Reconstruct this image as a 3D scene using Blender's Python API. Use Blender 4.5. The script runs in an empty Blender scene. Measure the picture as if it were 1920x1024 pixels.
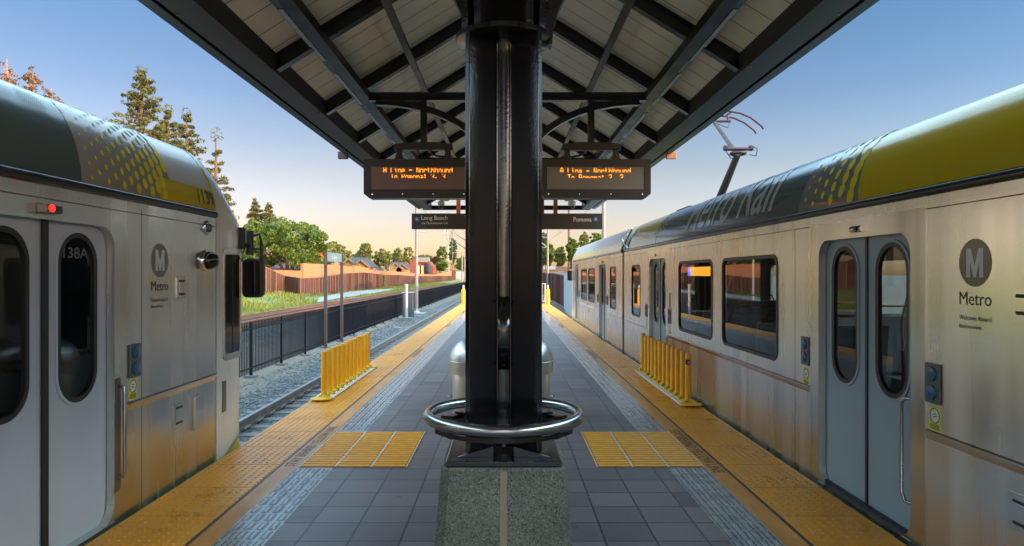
import bpy, bmesh, math, random
from mathutils import Vector, Matrix
random.seed(7)
R = math.radians
PI = math.pi
SC = bpy.context.scene
COL = SC.collection
H = 1.56          # eye height above the platform
F = 1290.0        # focal length in photo pixels

def W(px, py, Y):
    """A far thing's position from its bearing in the photo and its distance Y (for the trees and houses beyond the tracks)."""
    return Vector(((px-949.0)*Y/F, Y, H-(py-515.0)*Y/F))

# ---------------------------------------------------------------- object helpers
def tag(o, label=None, cat=None, group=None, kind=None):
    if label: o['label'] = label
    if cat: o['category'] = cat
    if group: o['group'] = group
    if kind: o['kind'] = kind
    return o

def empty(name, loc=(0,0,0), rz=0):
    o = bpy.data.objects.new(name, None); COL.objects.link(o)
    o.location = loc; o.rotation_euler = (0,0,rz); o.empty_display_size = .2
    return o

def children(o): return [c for c in bpy.data.objects if c.parent is o]

def copy_tree(o, parent=None):
    c = o.copy(); COL.objects.link(c)
    if parent is not None: c.parent = parent
    for ch in children(o): copy_tree(ch, c)
    return c

class MB:
    def __init__(s): s.v=[]; s.f=[]; s.m=[]
    def add(s, vs, fs, mi=0):
        n=len(s.v); s.v += [tuple(p) for p in vs]
        s.f += [tuple(n+i for i in f) for f in fs]; s.m += [mi]*len(fs); return s
    def box(s, x0,x1,y0,y1,z0,z1, mi=0):
        vs=[(x0,y0,z0),(x1,y0,z0),(x1,y1,z0),(x0,y1,z0),(x0,y0,z1),(x1,y0,z1),(x1,y1,z1),(x0,y1,z1)]
        return s.add(vs,[(0,3,2,1),(4,5,6,7),(0,1,5,4),(1,2,6,5),(2,3,7,6),(3,0,4,7)],mi)
    def bar(s, a, b, w, h, up=(0,0,1), mi=0):
        a=Vector(a); b=Vector(b); d=(b-a).normalized(); u=Vector(up)
        if abs(d.dot(u))>.999: u=Vector((0,1,0))
        sx=d.cross(u).normalized()*w/2; sz=sx.cross(d).normalized()*h/2
        vs=[a-sx-sz,a+sx-sz,a+sx+sz,a-sx+sz,b-sx-sz,b+sx-sz,b+sx+sz,b-sx+sz]
        return s.add(vs,[(0,1,2,3),(7,6,5,4),(0,4,5,1),(1,5,6,2),(2,6,7,3),(3,7,4,0)],mi)
    def tube(s, pts, rad, n=10, cap=True, mi=0):
        pts=[Vector(p) for p in pts]; rr = rad if isinstance(rad,(list,tuple)) else [rad]*len(pts)
        rings=[]; prev=None
        for i,p in enumerate(pts):
            if i==0: d=pts[1]-p
            elif i==len(pts)-1: d=p-pts[i-1]
            else: d=(pts[i+1]-pts[i-1])
            d.normalize()
            if prev is None:
                u=Vector((0,0,1)) if abs(d.z)<.9 else Vector((0,1,0))
                a=d.cross(u).normalized()
            else:
                a=(prev-d*prev.dot(d)).normalized()
            prev=a; b=d.cross(a)
            rings.append([p+(a*math.cos(t)+b*math.sin(t))*rr[i] for t in [2*PI*k/n for k in range(n)]])
        vs=[q for r in rings for q in r]; fs=[]
        for i in range(len(rings)-1):
            for k in range(n):
                k2=(k+1)%n; fs.append((i*n+k,i*n+k2,(i+1)*n+k2,(i+1)*n+k))
        if cap: fs.append(tuple(range(n-1,-1,-1))); fs.append(tuple((len(rings)-1)*n+k for k in range(n)))
        return s.add(vs,fs,mi)
    def ring(s, c, R0, r, n=64, m=12, a0=0, a1=2*PI, mi=0):
        full=abs(a1-a0-2*PI)<1e-6; cnt=n if full else n+1; vs=[]; fs=[]
        for i in range(cnt):
            t=a0+(a1-a0)*i/n
            for k in range(m):
                q=2*PI*k/m
                vs.append((c[0]+(R0+r*math.cos(q))*math.cos(t), c[1]+(R0+r*math.cos(q))*math.sin(t), c[2]+r*math.sin(q)))
        for i in range(n):
            i2=(i+1)%cnt
            for k in range(m):
                k2=(k+1)%m; fs.append((i*m+k,i2*m+k,i2*m+k2,i*m+k2))
        if not full: fs.append(tuple(range(m))); fs.append(tuple(n*m+k for k in range(m-1,-1,-1)))
        return s.add(vs,fs,mi)
    def lathe(s, c, prof, n=40, mi=0):
        vs=[];fs=[]
        for r,z in prof:
            for k in range(n):
                t=2*PI*k/n; vs.append((c[0]+r*math.cos(t),c[1]+r*math.sin(t),c[2]+z))
        for i in range(len(prof)-1):
            for k in range(n):
                k2=(k+1)%n; fs.append((i*n+k,i*n+k2,(i+1)*n+k2,(i+1)*n+k))
        fs.append(tuple(range(n-1,-1,-1))); fs.append(tuple((len(prof)-1)*n+k for k in range(n)))
        return s.add(vs,fs,mi)
    def prism(s, poly, axis, a, b, mi=0):
        """closed polygon of 2-D points swept along axis ('x','y','z') from a to b"""
        def P(p,t):
            return {'x':(t,p[0],p[1]),'y':(p[0],t,p[1]),'z':(p[0],p[1],t)}[axis]
        n=len(poly); vs=[P(p,a) for p in poly]+[P(p,b) for p in poly]
        fs=[(i,(i+1)%n,n+(i+1)%n,n+i) for i in range(n)]+[tuple(range(n-1,-1,-1)),tuple(range(n,2*n))]
        return s.add(vs,fs,mi)
    def build(s, name, mats, parent=None, smooth=False, bevel=0, auto=None, weld=False):
        me=bpy.data.meshes.new(name); me.from_pydata([tuple(v) for v in s.v],[],s.f)
        if not isinstance(mats,(list,tuple)): mats=[mats]
        for m in mats: me.materials.append(m)
        if any(s.m): me.polygons.foreach_set('material_index', s.m)
        bm=bmesh.new(); bm.from_mesh(me)
        if weld: bmesh.ops.remove_doubles(bm, verts=bm.verts, dist=1e-5)
        if len(bm.faces)<60000: bmesh.ops.recalc_face_normals(bm, faces=bm.faces)
        if smooth:
            for f in bm.faces: f.smooth=True
            ang=R(auto or 40)
            for e in bm.edges:
                if len(e.link_faces)==2 and e.calc_face_angle(0)>ang: e.smooth=False
        bm.to_mesh(me); bm.free()
        o=bpy.data.objects.new(name, me); COL.objects.link(o)
        if parent is not None: o.parent=parent
        if bevel:
            b=o.modifiers.new('b','BEVEL'); b.width=bevel; b.segments=2; b.limit_method='ANGLE'; b.angle_limit=R(35)
        return o

# ---------------------------------------------------------------- flat shapes with holes
def rrect(u0,u1,v0,v1,r,n=7):
    r=min(r,(u1-u0)/2-1e-4,(v1-v0)/2-1e-4); out=[]
    if r<=0: return [(u0,v0),(u1,v0),(u1,v1),(u0,v1)]
    for cx,cy,a in ((u1-r,v1-r,0),(u0+r,v1-r,90),(u0+r,v0+r,180),(u1-r,v0+r,270)):
        for k in range(n+1):
            t=R(a+90*k/n); out.append((cx+r*math.cos(t),cy+r*math.sin(t)))
    return out
def oval(cu,cv,ru,rv,n=24): return [(cu+ru*math.cos(2*PI*k/n),cv+rv*math.sin(2*PI*k/n)) for k in range(n)]

def fill2d(loops, thick):
    cu=bpy.data.curves.new('c','CURVE'); cu.dimensions='2D'; cu.fill_mode='BOTH'; cu.extrude=thick/2
    for lp in loops:
        sp=cu.splines.new('POLY'); sp.points.add(len(lp)-1); sp.use_cyclic_u=True
        for p,q in zip(sp.points,lp): p.co=(q[0],q[1],0,1)
    o=bpy.data.objects.new('c',cu); me=bpy.data.meshes.new_from_object(o)
    vs=[tuple(v.co) for v in me.vertices]; fs=[tuple(p.vertices) for p in me.polygons]
    bpy.data.objects.remove(o); bpy.data.curves.remove(cu); bpy.data.meshes.remove(me)
    return vs,fs

def text2d(txt, bold=0.0, space=1.0, thick=0.0, res=3):
    cu=bpy.data.curves.new('t','FONT'); cu.body=txt; cu.size=1; cu.offset=bold; cu.resolution_u=res; cu.space_character=space
    cu.extrude=thick/2
    o=bpy.data.objects.new('t',cu); me=bpy.data.meshes.new_from_object(o)
    vs=[tuple(v.co) for v in me.vertices]; fs=[tuple(p.vertices) for p in me.polygons]
    bpy.data.objects.remove(o); bpy.data.curves.remove(cu); bpy.data.meshes.remove(me)
    return vs,fs

def fit(vs, u0,u1,v0,v1):
    xs=[v[0] for v in vs]; ys=[v[1] for v in vs]; a,b,c,d=min(xs),max(xs),min(ys),max(ys)
    return [(u0+(x-a)/(b-a)*(u1-u0), v0+(y-c)/(d-c)*(v1-v0), z) for x,y,z in vs]

# ---------------------------------------------------------------- materials
def newmat(name):
    m=bpy.data.materials.new(name); m.use_nodes=True; nt=m.node_tree; b=nt.nodes['Principled BSDF']; return m,nt,b
def N(nt,t,**k):
    n=nt.nodes.new(t)
    for a,v in k.items():
        if a.startswith('i_'): n.inputs[a[2:].replace('_',' ')].default_value=v
        else: setattr(n,a,v)
    return n
def mat(name, col, rough=.5, metal=0, var=0, vscale=3, bump=0, bscale=40, stretch=(1,1,1), spec=None, coat=0, emis=None, es=0, rvar=0, detail=5):
    m,nt,b=newmat(name); L=nt.links.new
    c=(col[0],col[1],col[2],1)
    b.inputs['Base Color'].default_value=c; b.inputs['Roughness'].default_value=rough; b.inputs['Metallic'].default_value=metal
    if spec is not None: b.inputs['Specular IOR Level'].default_value=spec
    if coat: b.inputs['Coat Weight'].default_value=coat; b.inputs['Coat Roughness'].default_value=.08
    if emis: b.inputs['Emission Color'].default_value=(*emis,1); b.inputs['Emission Strength'].default_value=es
    if var or bump or rvar:
        tc=N(nt,'ShaderNodeTexCoord'); mp=N(nt,'ShaderNodeMapping'); mp.inputs['Scale'].default_value=stretch
        L(tc.outputs['Object'],mp.inputs['Vector'])
    if var or rvar:
        nz=N(nt,'ShaderNodeTexNoise'); nz.inputs['Scale'].default_value=vscale; nz.inputs['Detail'].default_value=detail; nz.inputs['Roughness'].default_value=.6
        L(mp.outputs[0],nz.inputs['Vector'])
        mr=N(nt,'ShaderNodeMapRange'); mr.inputs['From Min'].default_value=.3; mr.inputs['From Max'].default_value=.7
        mr.inputs['To Min'].default_value=1-var; mr.inputs['To Max'].default_value=1+var; L(nz.outputs[0],mr.inputs[0])
        if var:
            vm=N(nt,'ShaderNodeVectorMath',operation='SCALE'); vm.inputs[0].default_value=col; L(mr.outputs[0],vm.inputs['Scale']); L(vm.outputs[0],b.inputs['Base Color'])
        if rvar:
            m2=N(nt,'ShaderNodeMapRange'); m2.inputs['From Min'].default_value=.3; m2.inputs['From Max'].default_value=.7
            m2.inputs['To Min'].default_value=max(0.02,rough-rvar); m2.inputs['To Max'].default_value=rough+rvar; L(nz.outputs[0],m2.inputs[0]); L(m2.outputs[0],b.inputs['Roughness'])
    if bump:
        n2=N(nt,'ShaderNodeTexNoise'); n2.inputs['Scale'].default_value=bscale; n2.inputs['Detail'].default_value=3; L(mp.outputs[0],n2.inputs['Vector'])
        bp=N(nt,'ShaderNodeBump'); bp.inputs['Strength'].default_value=bump; bp.inputs['Distance'].default_value=.02
        L(n2.outputs[0],bp.inputs['Height']); L(bp.outputs[0],b.inputs['Normal'])
    return m

def steel(name, col, rough, wob=.16, brush=.25):
    """brushed stainless: fine horizontal grain smears reflections up and down, slow waves make the sheet uneven"""
    m,nt,b=newmat(name); L=nt.links.new
    b.inputs['Metallic'].default_value=1
    tc=N(nt,'ShaderNodeTexCoord')
    mp=N(nt,'ShaderNodeMapping'); mp.inputs['Scale'].default_value=(1,.8,260); L(tc.outputs['Object'],mp.inputs['Vector'])
    n1=N(nt,'ShaderNodeTexNoise'); n1.inputs['Scale'].default_value=1.6; n1.inputs['Detail'].default_value=2; L(mp.outputs[0],n1.inputs['Vector'])
    b1=N(nt,'ShaderNodeBump'); b1.inputs['Strength'].default_value=brush; b1.inputs['Distance'].default_value=.0012; L(n1.outputs[0],b1.inputs['Height'])
    mp2=N(nt,'ShaderNodeMapping'); mp2.inputs['Scale'].default_value=(1,3.2,.16); L(tc.outputs['Object'],mp2.inputs['Vector'])
    n2=N(nt,'ShaderNodeTexNoise'); n2.inputs['Scale'].default_value=1.3; n2.inputs['Detail'].default_value=0; L(mp2.outputs[0],n2.inputs['Vector'])
    b2=N(nt,'ShaderNodeBump'); b2.inputs['Strength'].default_value=wob; b2.inputs['Distance'].default_value=.02; L(n2.outputs[0],b2.inputs['Height']); L(b1.outputs[0],b2.inputs['Normal'])
    L(b2.outputs[0],b.inputs['Normal'])
    n3=N(nt,'ShaderNodeTexNoise'); n3.inputs['Scale'].default_value=1.5; n3.inputs['Detail'].default_value=2; n3.inputs['Roughness'].default_value=.5; L(mp2.outputs[0],n3.inputs['Vector'])
    r=N(nt,'ShaderNodeMapRange'); r.inputs['From Min'].default_value=.3; r.inputs['From Max'].default_value=.7; r.inputs['To Min'].default_value=rough*.75; r.inputs['To Max'].default_value=rough*1.3; L(n3.outputs[0],r.inputs[0]); L(r.outputs[0],b.inputs['Roughness'])
    cr=N(nt,'ShaderNodeMixRGB'); cr.inputs[1].default_value=(col[0]*.92,col[1]*.915,col[2]*.89,1); cr.inputs[2].default_value=(*col,1)
    r2=N(nt,'ShaderNodeMapRange'); r2.inputs['From Min'].default_value=.35; r2.inputs['From Max'].default_value=.62; L(n3.outputs[0],r2.inputs[0]); L(r2.outputs[0],cr.inputs[0]); L(cr.outputs[0],b.inputs['Base Color'])
    return m

def glass(name, tint=.25, ior=1.6, col=(1,1,1)):
    m,nt,b=newmat(name); L=nt.links.new; nt.nodes.remove(b); out=nt.nodes['Material Output']
    t=N(nt,'ShaderNodeBsdfTransparent'); t.inputs[0].default_value=(tint*col[0],tint*col[1],tint*col[2],1)
    g=N(nt,'ShaderNodeBsdfGlossy'); g.inputs['Roughness'].default_value=.015; g.inputs[0].default_value=(.75,.76,.78,1)
    fr=N(nt,'ShaderNodeFresnel'); fr.inputs[0].default_value=ior
    ge=N(nt,'ShaderNodeNewGeometry'); iv=N(nt,'ShaderNodeMath',operation='SUBTRACT'); iv.inputs[0].default_value=1; L(ge.outputs['Backfacing'],iv.inputs[1]); fm=N(nt,'ShaderNodeMath',operation='MULTIPLY'); L(iv.outputs[0],fm.inputs[0]); L(fr.outputs[0],fm.inputs[1])
    mx=N(nt,'ShaderNodeMixShader'); L(fm.outputs[0],mx.inputs[0]); L(t.outputs[0],mx.inputs[1]); L(g.outputs[0],mx.inputs[2]); L(mx.outputs[0],out.inputs[0])
    return m

def tiles_mat():
    m,nt,b=newmat('platform_tiles'); L=nt.links.new
    tc=N(nt,'ShaderNodeTexCoord'); mp=N(nt,'ShaderNodeMapping'); mp.inputs['Location'].default_value=(-.28+3,-.125+30,0); L(tc.outputs['Object'],mp.inputs['Vector'])
    br=N(nt,'ShaderNodeTexBrick'); br.offset=0; br.squash=1
    br.inputs['Scale'].default_value=1; br.inputs['Mortar Size'].default_value=.0065; br.inputs['Mortar Smooth'].default_value=.1
    br.inputs['Brick Width'].default_value=.3; br.inputs['Row Height'].default_value=.3; br.inputs['Bias'].default_value=0
    br.inputs['Color1'].default_value=(.094,.079,.084,1); br.inputs['Color2'].default_value=(.136,.115,.118,1); br.inputs['Mortar'].default_value=(.012,.012,.014,1)
    L(mp.outputs[0],br.inputs['Vector'])
    ms=N(nt,'ShaderNodeMapping'); ms.inputs['Scale'].default_value=(1,5,1); L(tc.outputs['Object'],ms.inputs['Vector'])
    nz=N(nt,'ShaderNodeTexNoise'); nz.inputs['Scale'].default_value=3.5; nz.inputs['Detail'].default_value=8; nz.inputs['Roughness'].default_value=.7; L(ms.outputs[0],nz.inputs['Vector'])
    mr=N(nt,'ShaderNodeMapRange'); mr.inputs['From Min'].default_value=.3; mr.inputs['From Max'].default_value=.7; mr.inputs['To Min'].default_value=.72; mr.inputs['To Max'].default_value=1.28; L(nz.outputs[0],mr.inputs[0])
    # whole-tile lightness: one random value per tile
    fl=N(nt,'ShaderNodeVectorMath',operation='SCALE'); fl.inputs['Scale'].default_value=1/.3; L(mp.outputs[0],fl.inputs[0])
    fo=N(nt,'ShaderNodeVectorMath',operation='FLOOR'); L(fl.outputs[0],fo.inputs[0])
    wn=N(nt,'ShaderNodeTexWhiteNoise'); L(fo.outputs[0],wn.inputs['Vector'])
    m3=N(nt,'ShaderNodeMapRange'); m3.inputs['To Min'].default_value=.82; m3.inputs['To Max'].default_value=1.2; L(wn.outputs['Value'],m3.inputs[0])
    mu=N(nt,'ShaderNodeMath',operation='MULTIPLY'); L(mr.outputs[0],mu.inputs[0]); L(m3.outputs[0],mu.inputs[1])
    vm=N(nt,'ShaderNodeVectorMath',operation='SCALE'); L(br.outputs['Color'],vm.inputs[0]); L(mu.outputs[0],vm.inputs['Scale'])
    # old gum and small stains
    sv=N(nt,'ShaderNodeTexVoronoi'); sv.inputs['Scale'].default_value=2.6; L(tc.outputs['Object'],sv.inputs['Vector'])
    sr=N(nt,'ShaderNodeMapRange'); sr.inputs['From Min'].default_value=.035; sr.inputs['From Max'].default_value=.07; sr.inputs['To Min'].default_value=.55; sr.inputs['To Max'].default_value=1; L(sv.outputs['Distance'],sr.inputs[0])
    v5=N(nt,'ShaderNodeVectorMath',operation='SCALE'); L(vm.outputs[0],v5.inputs[0]); L(sr.outputs[0],v5.inputs['Scale']); L(v5.outputs[0],b.inputs['Base Color'])
    r=N(nt,'ShaderNodeMapRange'); r.inputs['From Min'].default_value=.3; r.inputs['From Max'].default_value=.7; r.inputs['To Min'].default_value=.3; r.inputs['To Max'].default_value=.5; L(nz.outputs[0],r.inputs[0]); L(r.outputs[0],b.inputs['Roughness'])
    hh=N(nt,'ShaderNodeMath',operation='MULTIPLY_ADD'); hh.inputs[1].default_value=-1; hh.inputs[2].default_value=1; L(br.outputs['Fac'],hh.inputs[0])
    bp=N(nt,'ShaderNodeBump'); bp.inputs['Strength'].default_value=.6; bp.inputs['Distance'].default_value=.004; L(hh.outputs[0],bp.inputs['Height'])
    n4=N(nt,'ShaderNodeTexNoise'); n4.inputs['Scale'].default_value=60; L(tc.outputs['Object'],n4.inputs['Vector'])
    b4=N(nt,'ShaderNodeBump'); b4.inputs['Strength'].default_value=.15; b4.inputs['Distance'].default_value=.004; L(n4.outputs[0],b4.inputs['Height']); L(bp.outputs[0],b4.inputs['Normal'])
    L(b4.outputs[0],b.inputs['Normal'])
    return m

def speckle(name, base, dark, light, scale=60, rough=.6, bump=.4):
    m,nt,b=newmat(name); L=nt.links.new
    tc=N(nt,'ShaderNodeTexCoord'); v=N(nt,'ShaderNodeTexVoronoi'); v.inputs['Scale'].default_value=scale; L(tc.outputs['Object'],v.inputs['Vector'])
    wn=N(nt,'ShaderNodeTexWhiteNoise'); L(v.outputs['Position'],wn.inputs['Vector'])
    cr=N(nt,'ShaderNodeValToRGB'); e=cr.color_ramp.elements; e[0].position=0; e[0].color=(*dark,1); e[1].position=1; e[1].color=(*light,1)
    for p,c in ((.18,dark),(.24,base),(.78,base),(.9,light)):
        q=e.new(p); q.color=(*c,1)
    L(wn.outputs['Value'],cr.inputs[0])
    nz=N(nt,'ShaderNodeTexNoise'); nz.inputs['Scale'].default_value=4; nz.inputs['Detail'].default_value=6; L(tc.outputs['Object'],nz.inputs['Vector'])
    mr=N(nt,'ShaderNodeMapRange'); mr.inputs['From Min'].default_value=.3; mr.inputs['From Max'].default_value=.7; mr.inputs['To Min'].default_value=.75; mr.inputs['To Max'].default_value=1.2; L(nz.outputs[0],mr.inputs[0])
    vm=N(nt,'ShaderNodeVectorMath',operation='SCALE'); L(cr.outputs[0],vm.inputs[0]); L(mr.outputs[0],vm.inputs['Scale']); L(vm.outputs[0],b.inputs['Base Color'])
    b.inputs['Roughness'].default_value=rough
    bp=N(nt,'ShaderNodeBump'); bp.inputs['Strength'].default_value=bump; bp.inputs['Distance'].default_value=.006; L(v.outputs['Distance'],bp.inputs['Height']); L(bp.outputs[0],b.inputs['Normal'])
    return m

def terrain_mat():
    """one ground sheet: blue-grey track ballast, pinkish grit beside the fence, grass beyond, by where the ground lies"""
    m,nt,b=newmat('ground'); L=nt.links.new
    tc=N(nt,'ShaderNodeTexCoord'); sep=N(nt,'ShaderNodeSeparateXYZ'); L(tc.outputs['Object'],sep.inputs[0])
    v=N(nt,'ShaderNodeTexVoronoi'); v.inputs['Scale'].default_value=16; L(tc.outputs['Object'],v.inputs['Vector'])
    wn=N(nt,'ShaderNodeTexWhiteNoise'); L(v.outputs['Position'],wn.inputs['Vector'])
    cb=N(nt,'ShaderNodeValToRGB'); e=cb.color_ramp.elements; e[0].color=(.022,.028,.032,1); e[1].color=(.17,.18,.19,1); e.new(.6).color=(.06,.07,.08,1)
    L(wn.outputs['Value'],cb.inputs[0])
    v2=N(nt,'ShaderNodeTexNoise'); v2.inputs['Scale'].default_value=9; v2.inputs['Detail'].default_value=9; v2.inputs['Roughness'].default_value=.75; L(tc.outputs['Object'],v2.inputs['Vector'])
    cd=N(nt,'ShaderNodeValToRGB'); e=cd.color_ramp.elements; e[0].position=.3; e[0].color=(.09,.07,.06,1); e[1].position=.7; e[1].color=(.24,.20,.17,1); L(v2.outputs[0],cd.inputs[0])
    ng=N(nt,'ShaderNodeTexNoise'); ng.inputs['Scale'].default_value=.35; ng.inputs['Detail'].default_value=9; ng.inputs['Roughness'].default_value=.7; L(tc.outputs['Object'],ng.inputs['Vector'])
    cg=N(nt,'ShaderNodeValToRGB'); e=cg.color_ramp.elements; e[0].position=.32; e[0].color=(.09,.13,.02,1); e[1].position=.72; e[1].color=(.30,.23,.12,1); e.new(.5).color=(.16,.19,.035,1); L(ng.outputs[0],cg.inputs[0])
    nw=N(nt,'ShaderNodeTexNoise'); nw.inputs['Scale'].default_value=.8; nw.inputs['Detail'].default_value=6; L(tc.outputs['Object'],nw.inputs['Vector'])
    def edge(inp, at, wid, flip=False):
        a=N(nt,'ShaderNodeMath',operation='MULTIPLY_ADD'); a.inputs[1].default_value=1.2; L(nw.outputs[0],a.inputs[0]); L(inp,a.inputs[2])
        r=N(nt,'ShaderNodeMapRange'); r.inputs['From Min'].default_value=at+.6-wid; r.inputs['From Max'].default_value=at+.6+wid
        if flip: r.inputs['To Min'].default_value=1; r.inputs['To Max'].default_value=0
        L(a.outputs[0],r.inputs[0]); return r.outputs[0]
    def mix(f,a,c):
        n=N(nt,'ShaderNodeMixRGB'); L(f,n.inputs[0]); L(a,n.inputs[1]); L(c,n.inputs[2]); return n.outputs[0]
    x=sep.outputs[0]
    c=mix(edge(x,-5.75,.15),cd.outputs[0],cb.outputs[0])        # x>-5.7 ballast, left of it grit
    c=mix(edge(x,-8.2,.3,True),c,cb.outputs[0])                  # second track's ballast
    c=mix(edge(x,-12.3,.25,True),c,cg.outputs[0])                # grass beyond
    c=mix(edge(x,9.5,.5),c,cd.outputs[0])                        # right of the right track: grit
    L(c,b.inputs['Base Color']); b.inputs['Roughness'].default_value=.85
    bp=N(nt,'ShaderNodeBump'); bp.inputs['Strength'].default_value=.9; bp.inputs['Distance'].default_value=.05; L(v.outputs['Distance'],bp.inputs['Height']); L(bp.outputs[0],b.inputs['Normal'])
    return m

def corrug(name, col, scale, axis=0, var=.15, rough=.6):
    m=mat(name,col,rough,var=var,vscale=2); nt=m.node_tree; b=nt.nodes['Principled BSDF']; L=nt.links.new
    tc=N(nt,'ShaderNodeTexCoord'); w=N(nt,'ShaderNodeTexWave',wave_type='BANDS',bands_direction='XYZ'[axis]); w.inputs['Scale'].default_value=scale; L(tc.outputs['Object'],w.inputs['Vector'])
    bp=N(nt,'ShaderNodeBump'); bp.inputs['Strength'].default_value=.7; bp.inputs['Distance'].default_value=.03; L(w.outputs['Fac'],bp.inputs['Height']); L(bp.outputs[0],b.inputs['Normal'])
    return m

def leafmat(name, c1, c2, scale=1.2, trans=.35):
    m,nt,b=newmat(name); L=nt.links.new; out=nt.nodes['Material Output']
    g=N(nt,'ShaderNodeNewGeometry'); wn=N(nt,'ShaderNodeMapRange'); 
    tc=N(nt,'ShaderNodeTexCoord'); nz=N(nt,'ShaderNodeTexNoise'); nz.inputs['Scale'].default_value=scale; nz.inputs['Detail'].default_value=4; L(tc.outputs['Object'],nz.inputs['Vector'])
    ad=N(nt,'ShaderNodeMath',operation='MULTIPLY_ADD'); ad.inputs[1].default_value=.5; L(g.outputs['Random Per Island'],ad.inputs[0]); L(nz.outputs[0],ad.inputs[2])
    wn.inputs['From Min'].default_value=.4; wn.inputs['From Max'].default_value=1.1; L(ad.outputs[0],wn.inputs[0])
    mx=N(nt,'ShaderNodeMixRGB'); mx.inputs[1].default_value=(*c1,1); mx.inputs[2].default_value=(*c2,1); L(wn.outputs[0],mx.inputs[0])
    L(mx.outputs[0],b.inputs['Base Color']); b.inputs['Roughness'].default_value=.55
    tr=N(nt,'ShaderNodeBsdfTranslucent'); L(mx.outputs[0],tr.inputs[0])
    ms=N(nt,'ShaderNodeMixShader'); ms.inputs[0].default_value=trans; L(b.outputs[0],ms.inputs[1]); L(tr.outputs[0],ms.inputs[2]); L(ms.outputs[0],out.inputs[0])
    return m

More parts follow.
